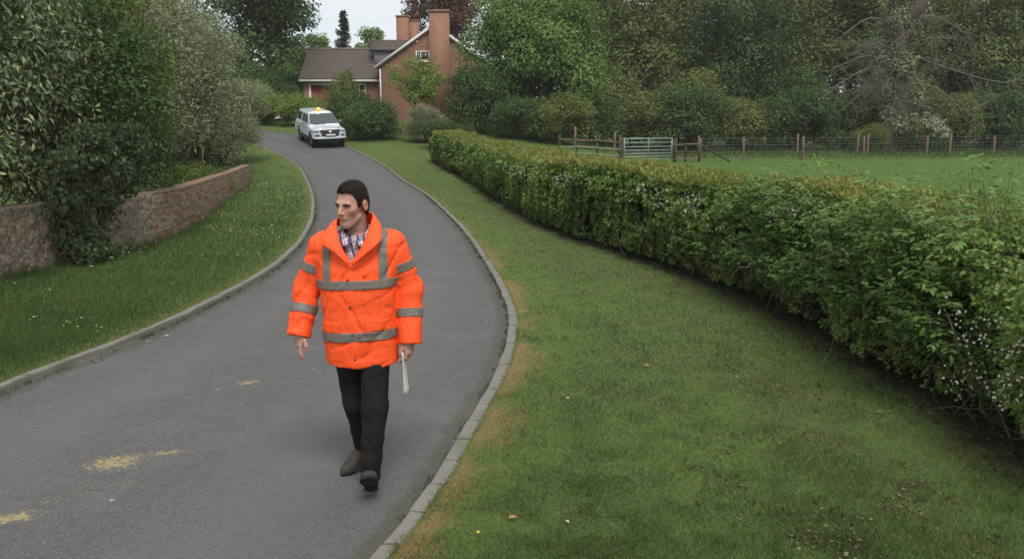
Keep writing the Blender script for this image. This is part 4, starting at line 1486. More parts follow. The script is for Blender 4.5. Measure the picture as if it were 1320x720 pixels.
def litter():
    r = np.random.default_rng(116)
    # dark clippings and worm casts on the lawn
    x, y = wedge(r, 12000, 3.2, 16, -0.1, 0.62)
    d = fbm(np.stack([x * 1.3, y * 1.3, 0 * x], -1), 43)
    k = (x > kr_x(y) + 0.9) & (x < hedge_x(y) - 0.05) & (d + 0.35 * (x - hedge_x(y) + 1.4) > 0.18)
    x, y = x[k][:3200], y[k][:3200]
    n = len(x)
    C = np.stack([x, y, verge_z(x, y) + 0.016], -1)
    D = rdir(r, n); D[:, 2] *= 0.25
    N = unit(np.array([0, 0, 1.0]) + r.normal(0, 0.35, (n, 3)))
    L = r.uniform(0.012, 0.040, n)
    leaf_mat("clipping", [(0.0, (0.016, 0.015, 0.010)), (0.6, (0.040, 0.036, 0.022)), (0.85, (0.13, 0.12, 0.06)), (1.0, (0.22, 0.20, 0.12))], 0.9, 0.05)
    tag(obj("lawn_clippings", leaf_mesh("lawn_clippings", C, D, N, L, L * 0.55, r.random(n), "clipping")), "dark dry clippings and bits scattered over the lawn", "clippings", kind="stuff")
    # twigs and leaf mould below the hedge
    y = r.uniform(3.6, 15, 5200) ** 1.0
    x = hedge_x(y) + r.normal(0.08, 0.15, len(y))
    n = len(x)
    C = np.stack([x, y, verge_z(x, y) + 0.012 + 0.03 * r.random(n)], -1)
    D = rdir(r, n); D[:, 2] *= 0.3
    N = unit(np.array([0, 0, 1.0]) + r.normal(0, 0.4, (n, 3)))
    L = r.uniform(0.02, 0.06, n)
    leaf_mat("mould", [(0.0, (0.014, 0.012, 0.008)), (0.7, (0.036, 0.029, 0.018)), (0.95, (0.06, 0.05, 0.032)), (1.0, (0.12, 0.10, 0.06))], 0.95, 0.0)
    tag(obj("hedge_litter", leaf_mesh("hedge_litter", C, D, N, L, np.where(r.random(n) < 0.5, L * 0.12, L * 0.5), r.random(n), "mould")), "brown twigs and leaf mould under the hedge", "leaf litter", kind="stuff")
    # scraps along both kerbs on the lane
    y = r.uniform(4.0, 24, 420)
    side = r.random(420) < 0.35
    x = np.where(side, kr_x(y) - np.abs(r.normal(0, 0.04, 420)) - 0.01, kl_x(y) + np.abs(r.normal(0, 0.10, 420)) + 0.01)
    n = len(x)
    C = np.stack([x, y, road_z(x, y) + 0.006], -1)
    D = rdir(r, n); D[:, 2] *= 0.15
    L = r.uniform(0.008, 0.030, n)
    tag(obj("kerb_litter", leaf_mesh("kerb_litter", C, D, unit(np.array([0, 0, 1.0]) + r.normal(0, 0.3, (n, 3))), L, L * 0.6, r.random(n), "mould")), "dead leaves and grit gathered along the kerbs", "leaf litter", kind="stuff")
    # weeds in the kerb joint
    y = r.uniform(4.2, 26, 320); side = r.random(320) < 0.5
    cx = np.where(side, kr_x(y) - 0.015, kl_x(y) + 0.02)
    idx = np.repeat(np.arange(320), 14); n = len(idx)
    C = np.stack([cx[idx] + r.normal(0, 0.02, n), y[idx] + r.normal(0, 0.04, n), road_z(cx, y)[idx] + 0.002], -1)
    g = np.array([[0.050, 0.075, 0.020]]) * r.uniform(0.6, 1.4, (n, 1))
    blades("kerb_weeds", "tiny weeds sprouting in the joint between kerb and lane", C, r.uniform(0.01, 0.045, n), np.full(n, 0.006), g, r.uniform(0.3, 1.4, n), r)


litter()

# the few fallen leaves that lie singly on grass and lane
FL = [(-0.02, 4.27, "orange brown dead leaf lying on the mown lawn", (0.33, 0.17, 0.07), 0.055, 0.4), (-0.18, 4.10, "small yellow dead leaf lying on the mown lawn", (0.50, 0.36, 0.06), 0.035, 1.2),
      (0.30, 4.22, "pale straw coloured leaf lying on the mown lawn", (0.42, 0.38, 0.20), 0.04, 2.0), (1.15, 7.2, "brown dead leaf on the lawn halfway to the hedge", (0.28, 0.18, 0.08), 0.06, 0.1),
      (0.42, 6.3, "cream coloured scrap of leaf on the lawn", (0.5, 0.46, 0.34), 0.035, 0.7), (-3.55, 8.45, "pale dead leaf lying by the raised kerb", (0.40, 0.34, 0.20), 0.06, 0.3), (-3.62, 8.2, "tan dead leaf lying by the raised kerb", (0.30, 0.22, 0.12), 0.06, 1.3),
      (-3.78, 7.5, "brown curled leaf in the gutter of the raised kerb", (0.22, 0.15, 0.08), 0.07, 2.3)]
for (x, y, lab, colr, L, an) in FL:
    V, F, k = leaf_geo(np.zeros((1, 3)), np.array([[1.0, 0, 0]]), np.array([[0, 0, 1.0]]), L, L * 0.55, 0.25, 2)
    me = mesh_np("fallen_leaf", V, F)
    me.materials.append(plain("dead_leaf_%02d" % len(MATS), colr, 0.8, 0.2, 40))
    o = obj("fallen_leaf", me)
    on_road = x > kl_x(y) and x < kr_x(y)
    z = road_z(np.array(x), np.array(y)) + 0.006 if on_road else verge_z(np.array(x), np.array(y)) + 0.026
    o.location = (x, y, float(z)); o.rotation_euler = (0.15, -0.1, an)
    tag(o, lab, "leaf")
# ------------------------------------------------------------------ garden wall
t = NT("old_brick")
p = t.pos()
tn = t.attr("tint")
n1, n2 = t.noise(4.0, p, 5.0, 0.7), t.noise(55.0, p, 4.0, 0.7)
c = t.ramp(tn, [(0.0, (0.150, 0.088, 0.058)), (0.4, (0.245, 0.150, 0.100)), (0.75, (0.310, 0.205, 0.140)), (1.0, (0.350, 0.275, 0.195))])
c = t.mix(t.ramp(n2, [(0.35, 0.5), (0.6, 0.0)]), c, (0.085, 0.060, 0.046))
c = t.mix(t.ramp(n1, [(0.50, 0.0), (0.74, 0.6)]), c, (0.26, 0.225, 0.170))
t.finish(c, 0.95, t.bump(n2, 0.7, 0.006), spec=0.2)
t = NT("old_mortar")
p = t.pos()
n1, n2 = t.noise(3.0, p, 5.0, 0.7), t.noise(60.0, p, 4.0, 0.7)
c = t.mix(n1, (0.28, 0.25, 0.19), (0.42, 0.38, 0.30))
t.finish(t.mix(t.ramp(n2, [(0.3, 0.5), (0.6, 0.0)]), c, (0.09, 0.08, 0.065)), 0.98, t.bump(n2, 0.6, 0.01), spec=0.15)
t = NT("rough_stone")
p = t.pos()
v1 = t.node("TexVoronoi", feature='F1', Scale=17.0, Vector=p)
n1, n2 = t.noise(2.2, p, 5.0, 0.7), t.noise(48.0, p, 4.0, 0.7)
vc = t.node("SeparateColor", i0=v1.outputs["Color"]).outputs[0]
c = t.ramp(vc, [(0.0, (0.21, 0.18, 0.13)), (0.35, (0.33, 0.28, 0.19)), (0.65, (0.33, 0.255, 0.185)), (1.0, (0.46, 0.42, 0.33))])
c = t.mix(t.ramp(v1.outputs["Distance"], [(0.55, 0.0), (0.85, 0.75)]), c, (0.10, 0.088, 0.068))
c = t.mix(t.ramp(n1, [(0.45, 0.0), (0.65, 0.6)]), c, (0.22, 0.205, 0.165))
c = t.mix(t.ramp(n2, [(0.35, 0.55), (0.55, 0.0)]), c, (0.07, 0.062, 0.050))
t.finish(c, 0.98, t.bump(t.math('SUBTRACT', n2, v1.outputs["Distance"]), 0.9, 0.03), spec=0.15)


def wall_top(y): return np.interp(y, [8, 12, 15, 20, 24, 29, 34], [1.10, 1.03, 0.95, 0.86, 0.78, 0.74, 0.74])


def garden_wall():
    r = np.random.default_rng(121)
    o = thing("garden_wall", "old low garden wall, weathered brick with a rough stony near end", "wall", (-6.1, 14.3, 0))
    org = np.array(o.location)
    TH = 0.23
    P = by_length(WALL, 0.2255)
    d = np.gradient(P, axis=0); d = unit(d)
    nr = np.stack([d[:, 1], -d[:, 0]], -1)                 # towards the lane
    yb = 14.35
    # core
    V, F = [], []
    sel = [k for k in range(len(P)) if P[k, 1] > yb - 0.2]
    for k in sel:
        zt = wall_top(P[k, 1]) - 0.012
        zb = -0.1
        a, b = P[k] - nr[k] * 0.012, P[k] - nr[k] * (TH - 0.012)
        V += [(*a, zb), (*a, zt), (*b, zt), (*b, zb)]
    m = len(sel)
    for k in range(m - 1):
        for q in range(4):
            F.append((4 * k + q, 4 * k + (q + 1) % 4, 4 * k + 4 + (q + 1) % 4, 4 * k + 4 + q))
    F.append((0, 1, 2, 3)); F.append((4 * m - 1, 4 * m - 2, 4 * m - 3, 4 * m - 4))
    obj("mortar_core", mesh_np("mortar_core", np.array(V, float) - org, np.array(F)), MATS["old_mortar"], o)
    # bricks
    protos = []
    for k in range(8):
        rr = random.Random(k)
        bm = bmesh.new(); bmesh.ops.create_cube(bm, size=1.0)
        bmesh.ops.scale(bm, vec=(0.213, 0.10, 1.0), verts=bm.verts)
        bmesh.ops.bevel(bm, geom=list(bm.edges), offset=0.008, segments=1, affect='EDGES')
        for v in bm.verts: v.co += Vector((rr.uniform(-.004, .004), rr.uniform(-.004, .004), 0))
        me = bpy.data.meshes.new("brick"); bm.to_mesh(me); bm.free()
        at = me.attributes.new("tint", 'FLOAT', 'POINT')
        at.data.foreach_set("value", np.full(len(me.vertices), (k + 0.5) / 8, np.float32))
        me.materials.append(MATS["old_brick"])
        protos.append(me)
    NC = 12
    items = []
    for k in sel[1:-1]:
        for cidx in range(NC):
            y0 = P[k, 1]
            if y0 < yb: continue
            s = 0.5 if cidx % 2 else 0.0
            c = P[k] * (1 - s) + P[min(k + 1, len(P) - 1)] * s
            dd = d[k]
            zb = verge_z(np.array(c[0]), np.array(c[1])) - 0.06
            ch = (wall_top(c[1]) - zb) / NC
            items.append((c, dd, nr[k], zb + (cidx + 0.5) * ch, ch))
    items.sort(key=lambda q: q[0][1] + 0.02 * r.random())
    rest = MB(); tints = []
    for i, (c, dd, nn, z, ch) in enumerate(items):
        rot = math.atan2(dd[1], dd[0]) + r.normal(0, 0.012)
        pos = np.array([*(c - nn * (0.047 + r.normal(0, 0.004))), z + r.normal(0, 0.002)]) - org
        if i < 296:
            b = obj("brick", protos[int(r.integers(0, 8))], None, o)
            b.location = pos; b.rotation_euler = (0, r.normal(0, 0.01), rot); b.scale = (0.985, 1, ch - 0.018)
        else:
            ca, sa = math.cos(rot), math.sin(rot)
            hx, hy, hz = 0.1065, 0.05, (ch - 0.018) / 2
            pts = []
            for zz in (-hz, hz):
                for (x, y) in ((-hx, -hy), (hx, -hy), (hx, hy), (-hx, hy)):
                    pts.append(pos + [x * ca - y * sa, x * sa + y * ca, zz])
            rest.hexa(pts); tints += [r.random()] * 8
    me = rest.mesh("brickwork", attrs=dict(tint=np.array(tints)))
    me.materials.append(MATS["old_brick"])
    tag(obj("brickwork", me, None, o), kind="stuff")
    # coping of flat bricks, a little uneven
    Pc = by_length(WALL[5:], 0.30)
    bm = bmesh.new(); bmesh.ops.create_cube(bm, size=1.0)
    bmesh.ops.scale(bm, vec=(0.292, 0.245, 0.045), verts=bm.verts)
    bmesh.ops.bevel(bm, geom=list(bm.edges), offset=0.006, segments=1, affect='EDGES')
    cm = bpy.data.meshes.new("coping_stone"); bm.to_mesh(cm); bm.free()
    cm.attributes.new("tint", 'FLOAT', 'POINT').data.foreach_set("value", np.full(len(cm.vertices), 0.72, np.float32))
    cm.materials.append(MATS["old_brick"])
    for k in range(len(Pc) - 1):
        c = (Pc[k] + Pc[k + 1]) / 2; dd = Pc[k + 1] - Pc[k]
        n2_ = unit(np.array([dd[1], -dd[0]]))
        q = obj("coping_stone", cm, None, o)
        cc = c - n2_ * TH / 2
        q.location = np.array([cc[0], cc[1], wall_top(c[1]) + 0.020 + r.normal(0, 0.004)]) - org
        q.rotation_euler = (r.normal(0, 0.02), r.normal(0, 0.02), math.atan2(dd[1], dd[0]) + r.normal(0, 0.02))
    # pilaster where the brick stops, and the rough stony near end
    Q = by_length(WALL[:6], 0.05)
    dq = unit(np.gradient(Q, axis=0)); nq = np.stack([dq[:, 1], -dq[:, 0]], -1)
    nz = 26
    V = []
    for k in range(len(Q)):
        zt, zb = wall_top(Q[k, 1]) + 0.02, -0.1
        for j in range(nz):
            z = zb + (zt - zb) * j / (nz - 1)
            V.append((*(Q[k] + nq[k] * 0.02), z))
        V.append((*(Q[k] - nq[k] * (TH + 0.02)), zt)); V.append((*(Q[k] - nq[k] * (TH + 0.02)), zb))
    V = np.array(V); m = nz + 2
    disp = 0.022 * fbm(V * 9.0, 51) + 0.012 * vnoise(V * 26.0, 52)
    nrep = np.repeat(np.hstack([nq, np.zeros((len(nq), 1))]), m, 0)
    V = V + nrep * disp[:, None] + np.array([0, 0, 1]) * (0.02 * vnoise(V * 5, 53))[:, None]
    i, j = np.meshgrid(np.arange(len(Q) - 1), np.arange(m - 1), indexing='ij')
    a = i * m + j
    F = np.stack([a, a + m, a + m + 1, a + 1], -1).reshape(-1, 4)
    f = obj("rough_face", mesh_np("rough_face", V - org, F, True), MATS["rough_stone"], o)
    tag(f, "rough mottled stony end of the wall")
    return o


garden_wall()

# ------------------------------------------------------------------ house
t = NT("house_brick")
p = t.objco()
sx = t.node("SeparateXYZ", i0=p)
uv = t.node("CombineXYZ", i0=t.math('ADD', sx.outputs[0], sx.outputs[1]), i1=sx.outputs[2], i2=0.0).outputs[0]
bt = t.node("TexBrick", Vector=uv, Scale=1.0, Color1=(0.245, 0.120, 0.078), Color2=(0.315, 0.162, 0.104), Mortar=(0.27, 0.19, 0.14))
bt.inputs["Brick Width"].default_value = 0.225; bt.inputs["Row Height"].default_value = 0.075; bt.inputs["Mortar Size"].default_value = 0.006
n1 = t.noise(0.8, p, 5.0, 0.65)
c = t.mix(t.ramp(n1, [(0.35, 0.0), (0.75, 0.45)]), bt.outputs["Color"], (0.22, 0.125, 0.085))
t.finish(c, 0.9, t.bump(bt.outputs["Fac"], -0.3, 0.01), spec=0.25)
t = NT("roof_tile")
p = t.pos()
n1, n2 = t.noise(0.9, p, 5.0, 0.7), t.noise(7.0, p, 3.0, 0.7)
c = t.mix(n2, (0.105, 0.088, 0.080), (0.185, 0.156, 0.142))
c = t.mix(t.ramp(n1, [(0.45, 0.0), (0.7, 0.5)]), c, (0.110, 0.100, 0.075))
t.finish(c, 0.9, t.bump(n2, 0.4, 0.01), spec=0.25)
plain("white_paint", (0.62, 0.62, 0.58), 0.5, 0.08, 3.0)
plain("red_door_paint", (0.20, 0.030, 0.028), 0.45, 0.15, 2.0)
plain("dark_glass", (0.030, 0.036, 0.034), 0.08, 0.1, 2.0, spec=0.8)
plain("lead_grey", (0.20, 0.205, 0.21), 0.6, 0.1, 2.0)
plain("black_iron", (0.02, 0.02, 0.02), 0.5, 0.1)


def roof_courses(a0, a1, b0, b1, n, th=0.085):
    """stepped tile courses from eave line a0-a1 up to ridge line b0-b1"""
    a0, a1, b0, b1 = map(lambda q: np.array(q, float), (a0, a1, b0, b1))
    mb = MB()
    nrm = unit(np.cross(a1 - a0, b0 - a0))
    if nrm[2] < 0: nrm = -nrm
    for k in range(n):
        t0, t1 = k / n, (k + 1.25) / n
        p0, p1 = a0 + (b0 - a0) * t0, a1 + (b1 - a1) * t0
        q0, q1 = a0 + (b0 - a0) * min(t1, 1), a1 + (b1 - a1) * min(t1, 1)
        up, lo_ = nrm * th, nrm * 0.004
        base = -nrm * 0.06
        mb.hexa([p0 + base, p1 + base, q1 + base, q0 + base, p0 + up, p1 + up, q1 + lo_, q0 + lo_])
    return mb


def window(parent, x, y, z, w, h, mull=(0.5,), sill=True):
    """window set in a wall facing -Y; x centre, z sill height"""
    f = MB()
    b = 0.09
    f.box(x - w / 2, x - w / 2 + b, y - 0.05, y + 0.03, z, z + h)
    f.box(x + w / 2 - b, x + w / 2, y - 0.05, y + 0.03, z, z + h)
    f.box(x - w / 2 + b, x + w / 2 - b, y - 0.05, y + 0.03, z, z + b)
    f.box(x - w / 2 + b, x + w / 2 - b, y - 0.05, y + 0.03, z + h - b, z + h)
    for m in mull:
        xm = x - w / 2 + w * m
        f.box(xm - 0.03, xm + 0.03, y - 0.045, y + 0.025, z + b, z + h - b)
    wo = f.build("window", MATS["white_paint"], parent)
    edges = [0, *mull, 1]
    for k in range(len(edges) - 1):
        g_ = MB(); g_.box(x - w / 2 + w * edges[k] + 0.02, x - w / 2 + w * edges[k + 1] - 0.02, y - 0.018, y - 0.006, z + 0.05, z + h - 0.05)
        g_.build("pane", MATS["dark_glass"], wo)
    if sill:
        s = MB(); s.box(x - w / 2 - 0.06, x + w / 2 + 0.06, y - 0.12, y - 0.003, z - 0.08, z - 0.004)
        s.build("sill", MATS["white_paint"], wo)
    return wo


def house():
    ox, oy, oz = -5.2, 59.0, 2.35
    o = thing("brick_house", "red brick house with tall gable chimney and garage wing behind the hedges", "house", (ox, oy, oz))
    HWG, EZ, AZ, D = 3.72, 3.72, 6.30, 9.0
    # gable block
    w = MB()
    w.add([(-HWG, 0, -0.5), (HWG, 0, -0.5), (HWG, 0, EZ), (0, 0, AZ), (-HWG, 0, EZ), (-HWG, D, -0.5), (HWG, D, -0.5), (HWG, D, EZ), (0, D, AZ), (-HWG, D, EZ)],
          [(0, 1, 2, 4), (2, 3, 4), (6, 5, 9, 7), (7, 9, 8), (1, 6, 7, 2), (5, 0, 4, 9)])
    obj("wall", w.mesh("wall"), MATS["house_brick"], o)
    for s in (-1, 1):
        rf = roof_courses((s * (HWG + 0.32), -0.16, EZ - 0.20), (s * (HWG + 0.32), D + 0.2, EZ - 0.20), (0, -0.16, AZ + 0.04), (0, D + 0.2, AZ + 0.04), 30)
        ro = rf.build("roof", MATS["roof_tile"], o)
        bb = MB()
        bb.bar((s * (HWG + 0.34), -0.19, EZ - 0.26), (0.0, -0.19, AZ - 0.02), 0.05, 0.17)
        bb.build("bargeboard", MATS["white_paint"], ro)
    # chimney on the gable
    ch = MB()
    ch.box(-0.30, 1.02, -0.42, 0.30, -0.5, 7.05)
    c1 = ch.build("chimney", MATS["house_brick"], o)
    cc = MB(); cc.box(-0.345, 1.065, -0.465, 0.345, 7.05, 7.20); cc.build("chimney_cap", MATS["house_brick"], c1)
    # rear chimneys
    c = MB(); c.box(-3.42, -2.50, 6.9, 7.6, 2.5, 7.62); c2 = c.build("chimney", MATS["house_brick"], o)
    cc = MB(); cc.box(-3.46, -2.46, 6.86, 7.64, 7.62, 7.73); cc.build("chimney_cap", MATS["house_brick"], c2)
    c = MB(); c.box(-2.47, -1.80, 7.0, 7.7, 2.5, 7.32); c3 = c.build("chimney", MATS["house_brick"], o)
    cc = MB(); cc.box(-2.455, -1.76, 6.96, 7.74, 7.32, 7.42); cc.build("chimney_cap", MATS["house_brick"], c3)
    # dormer on the garage side of the roof
    d = MB(); d.box(-4.55, -2.2, 3.2, 5.4, 3.6, 4.92)
    dm = d.build("dormer", MATS["lead_grey"], o)
    rf = roof_courses((-4.85, 2.95, 4.90), (-2.0, 2.95, 4.90), (-4.85, 4.3, 5.72), (-2.0, 4.3, 5.72), 8); rf.build("dormer_roof", MATS["roof_tile"], dm)
    # windows in the gable
    window(o, -0.78, -0.003, 3.92, 0.95, 0.68, (0.36,))
    window(o, -0.70, -0.003, 1.75, 1.15, 0.95, (0.5,))
    # little things on the gable wall
    m = MB(); m.lathe((-1.14, -0.02, 5.2), (0, -1, 0), [(0, 0.09), (0.03, 0.09), (0.03, 0.001)], 12); m.build("vent", MATS["white_paint"], o)
    m = MB(); m.box(-1.62, -1.38, -0.30, -0.02, 3.38, 3.52); m.box(-1.53, -1.47, -0.02, 0.0, 3.3, 3.6); m.tube([(-1.9, -0.05, 3.45), (-1.62, -0.12, 3.46)], 0.02, 5)
    m.build("outside_lamp", MATS["black_iron"], o)
    m = MB(); m.tube([(-HWG + 0.06, -0.07, EZ - 0.3), (-HWG + 0.06, -0.07, -0.1)], 0.05, 8); m.build("drainpipe", MATS["white_paint"], o)
    # garage wing
    X0, X1, Y0, Y1 = -9.35, -HWG, 2.0, 8.0
    EZ2, RZ = 2.86, 5.06
    gx0, gx1, gz1 = -8.98, -6.98, 2.62
    wi0, wi1 = -6.42, -5.0
    w = MB()
    w.box(X0, gx0, Y0, Y0 + 0.25, -0.5, EZ2); w.box(gx1, wi0, Y0, Y0 + 0.25, -0.5, EZ2); w.box(wi1, X1 - 0.004, Y0, Y0 + 0.25, -0.5, EZ2)
    w.box(gx0, gx1, Y0, Y0 + 0.25, gz1, EZ2); w.box(wi0, wi1, Y0, Y0 + 0.25, 2.60, EZ2); w.box(wi0, wi1, Y0, Y0 + 0.25, -0.5, 0.9)
    w.add([(X0, Y0 + 0.26, -0.5), (X0, Y1, -0.5), (X0, Y1, EZ2), (X0, (Y0 + Y1) / 2, RZ - 0.1), (X0, Y0 + 0.26, EZ2)], [(0, 1, 2, 4), (2, 3, 4)])
    w.build("wing_wall", MATS["house_brick"], o)
    rf = roof_courses((X0 - 0.25, Y0 - 0.35, EZ2 - 0.02), (X1 + 0.6, Y0 - 0.35, EZ2 - 0.02), (X0 - 0.25, (Y0 + Y1) / 2, RZ), (X1 + 0.6, (Y0 + Y1) / 2, RZ), 20)
    wr = rf.build("wing_roof", MATS["roof_tile"], o)
    rf = roof_courses((X0 - 0.25, Y1 + 0.3, EZ2 - 0.02), (X1 + 0.6, Y1 + 0.3, EZ2 - 0.02), (X0 - 0.25, (Y0 + Y1) / 2 + 0.02, RZ), (X1 + 0.6, (Y0 + Y1) / 2 + 0.02, RZ), 20); rf.build("rear_slope", MATS["roof_tile"], wr)
    m = MB(); m.tube([(X0 - 0.27, (Y0 + Y1) / 2, RZ + 0.05), (X1 + 0.3, (Y0 + Y1) / 2, RZ + 0.05)], 0.12, 8); m.build("ridge", MATS["roof_tile"], wr)
    m = MB(); m.box(X0 - 0.22, X1 - 0.02, Y0 - 0.42, Y0 - 0.30, EZ2 - 0.20, EZ2 - 0.06); m.build("gutter", MATS["white_paint"], wr)
    # garage door with its frame
    m = MB(); m.box(gx0, gx0 + 0.14, Y0 - 0.06, Y0 + 0.2, -0.2, gz1); m.box(gx1 - 0.14, gx1, Y0 - 0.06, Y0 + 0.2, -0.2, gz1); m.box(gx0 + 0.14, gx1 - 0.14, Y0 - 0.06, Y0 + 0.2, gz1 - 0.16, gz1)
    gd = MB()
    nx = 12
    for k in range(nx):
        a = gx0 + 0.14 + (gx1 - gx0 - 0.28) * k / nx; b = gx0 + 0.14 + (gx1 - gx0 - 0.28) * (k + 1) / nx
        gd.box(a + 0.004, b - 0.012, Y0 + 0.03 + 0.012 * (k % 2), Y0 + 0.10, -0.1, gz1 - 0.17)
    g_ = gd.build("garage_door", MATS["red_door_paint"], o)
    tag(g_, "dark red ribbed garage door")
    m.build("door_frame", MATS["white_paint"], g_)
    window(o, (wi0 + wi1) / 2, Y0 + 0.05, 0.92, wi1 - wi0 - 0.02, 1.66, (0.35, 0.67))
    return o


house()

# ------------------------------------------------------------------ field gate and fences
t = NT("weathered_wood")
n1 = t.noise(7.0, t.mapping(t.objco(), (1, 1, 0.3)), 5.0, 0.7)
t.finish(t.ramp(n1, [(0.3, (0.095, 0.070, 0.048)), (0.7, (0.20, 0.155, 0.110))]), 0.95, t.bump(n1, 0.5, 0.01), spec=0.2)
t = NT("dark_wood")
n1 = t.noise(7.0, t.mapping(t.objco(), (1, 1, 0.3)), 5.0, 0.7)
t.finish(t.ramp(n1, [(0.3, (0.040, 0.032, 0.025)), (0.7, (0.10, 0.080, 0.060))]), 0.95, t.bump(n1, 0.5, 0.01), spec=0.2)
t = NT("pale_rail")
n1 = t.noise(6.0, t.objco(), 5.0, 0.7)
t.finish(t.ramp(n1, [(0.3, (0.16, 0.15, 0.105)), (0.7, (0.29, 0.275, 0.21))]), 0.95, spec=0.2)
plain("galvanised", (0.25, 0.285, 0.28), 0.5, 0.15, 5.0, metal=0.35)
plain("fence_wire", (0.17, 0.17, 0.165), 0.5, 0.1, metal=0.5)


def vz(x, y): return float(verge_z(np.array(float(x)), np.array(float(y))))


def field_gate():
    a, b = np.array([5.62, 43.3]), np.array([8.28, 44.75])
    o = thing("field_gate", "galvanised tubular field gate closed between two wooden posts", "gate", (*((a + b) / 2), vz(*((a + b) / 2))), math.atan2(b[1] - a[1], b[0] - a[0]))
    L = np.linalg.norm(b - a)
    for x in (-L / 2, L / 2):
        m = MB(); m.tube([(x, 0, 0.08), (x, 0, 1.20)], 0.036, 8); m.build("upright", MATS["galvanised"], o, True)
    for k, z in enumerate((0.12, 0.27, 0.42, 0.58, 0.76, 0.96, 1.17)):
        m = MB(); m.tube([(-L / 2, 0, z), (L / 2, 0, z)], 0.026 if k < 6 else 0.034, 8); m.build("bar", MATS["galvanised"], o, True)
    m = MB(); m.tube([(0, -0.03, 0.12), (0, -0.03, 1.17)], 0.02, 6); m.build("brace", MATS["galvanised"], o, True)
    m = MB(); m.box(L / 2 + 0.0, L / 2 + 0.12, -0.02, 0.02, 0.84, 0.88); m.build("latch", MATS["galvanised"], o)
    return o


field_gate()


def rail_fence(label, pts, rails, post_h, mats):
    o = thing("rail_fence", label, "fence", (pts[0][0], pts[0][1], vz(*pts[0])))
    org = np.array(o.location)
    r = random.Random(len(label))
    for (x, y, hh, th) in [(*q, h_, t_) for q, h_, t_ in zip(pts, *post_h)]:
        z = vz(x, y)
        m = MB(); m.hexa([(x - th, y - th, z - 0.3), (x + th, y - th, z - 0.3), (x + th, y + th, z - 0.3), (x - th, y + th, z - 0.3),
                          (x - th * .9, y - th * .9, z + hh), (x + th * .9, y - th * .9, z + hh), (x + th * .9, y + th * .9, z + hh * 0.985), (x - th * .9, y + th * .9, z + hh * 0.985)])
        q = obj("post", m.mesh("post"), MATS["dark_wood"], o); q.data.transform(Matrix.Translation(-Vector(org)))
    for i in range(len(pts) - 1):
        for k, zr in enumerate(rails):
            a, b = pts[i], pts[i + 1]
            m = MB()
            dy = -0.09
            m.bar((a[0] - 0.02, a[1] + dy, vz(*a) + zr + r.uniform(-.03, .03)), (b[0] - 0.04, b[1] + dy, vz(*b) + zr + r.uniform(-.03, .03)), 0.035, 0.085)
            q = obj("rail", m.mesh("rail"), MATS[mats[k % len(mats)]], o); q.data.transform(Matrix.Translation(-Vector(org)))
    return o


rail_fence("weathered wooden rail fence on the hinge side of the gate, beside the hedge", [(2.3, 41.6), (3.15, 42.05), (4.2, 42.6), (5.42, 43.18)], (0.25, 0.56, 0.90), ([1.15, 1.0, 1.05, 1.28], [0.05, 0.05, 0.05, 0.09]), ["pale_rail", "pale_rail", "weathered_wood"])
rail_fence("short dark wooden rail fence on the latch side of the gate", [(8.48, 44.9), (9.1, 45.2), (9.9, 45.55)], (0.16, 0.50, 0.92), ([1.25, 1.0, 1.0], [0.08, 0.05, 0.06]), ["weathered_wood", "dark_wood", "weathered_wood"])
m = MB(); m.bar((10.02, 45.45, vz(10.02, 45.45) + 0.86), (11.42, 45.1, vz(11.42, 45.1) + 0.02), 0.07, 0.09)
tag(obj("fence_strut", m.mesh("fence_strut"), MATS["dark_wood"]), "slanting wooden strut propping the end of the rail fence", "strut")


def wire_fence():
    r = random.Random(9)
    pts = [(9.98, 45.62), (12.5, 46.5), (15.95, 47.2), (19.6, 48.0), (23.7, 49.3), (28.4, 50.8), (33.4, 52.2), (38.6, 53.6)]
    o = thing("wire_fence", "wire stock fence on brown wooden posts along the far side of the field", "fence", (pts[0][0], pts[0][1], vz(*pts[0])))
    org = Vector(o.location)
    for i, (x, y) in enumerate(pts):
        z = vz(x, y); hh = 1.22 + r.uniform(-0.06, 0.06); th = 0.066
        lx, ly = r.uniform(-.04, .04), r.uniform(-.03, .03)
        m = MB(); m.lathe((0, 0, 0), (0, 0, 1), [(-0.3, th), (hh, th * 0.93), (hh + 0.012, th * 0.6), (hh + 0.012, 0.001)], 10)
        q = obj("post", m.mesh("post", True), MATS["weathered_wood"], o)
        q.location = Vector((x, y, z)) - org; q.rotation_euler = (ly, lx, 0)
    for zr, rad in ((1.18, 0.009), (1.02, 0.006), (0.86, 0.008), (0.66, 0.005), (0.48, 0.005), (0.30, 0.005), (0.12, 0.006)):
        P = []
        for i in range(len(pts) - 1):
            a, b = pts[i], pts[i + 1]
            for q in np.linspace(0, 1, 5)[: (5 if i == len(pts) - 2 else 4)]:
                x, y = a[0] + (b[0] - a[0]) * q, a[1] + (b[1] - a[1]) * q - 0.09
                P.append((x, y, vz(x, y) + zr - 0.02 * math.sin(q * math.pi)))
        m = MB(); m.tube(P, rad, 4); w = obj("wire", m.mesh("wire"), MATS["fence_wire"], o); w.data.transform(Matrix.Translation(-org))
    m = MB()
    for i in range(len(pts) - 1):
        a, b = np.array(pts[i]), np.array(pts[i + 1])
        n = int(np.linalg.norm(b - a) / 0.3)
        for q in range(n):
            c = a + (b - a) * q / n
            z = vz(*c); m.bar((c[0], c[1] - 0.09, z + 0.1), (c[0], c[1] - 0.09, z + 0.86), 0.005, 0.005)
    w = obj("netting", m.mesh("netting"), MATS["fence_wire"], o); w.data.transform(Matrix.Translation(-org)); tag(w, kind="stuff")


wire_fence()
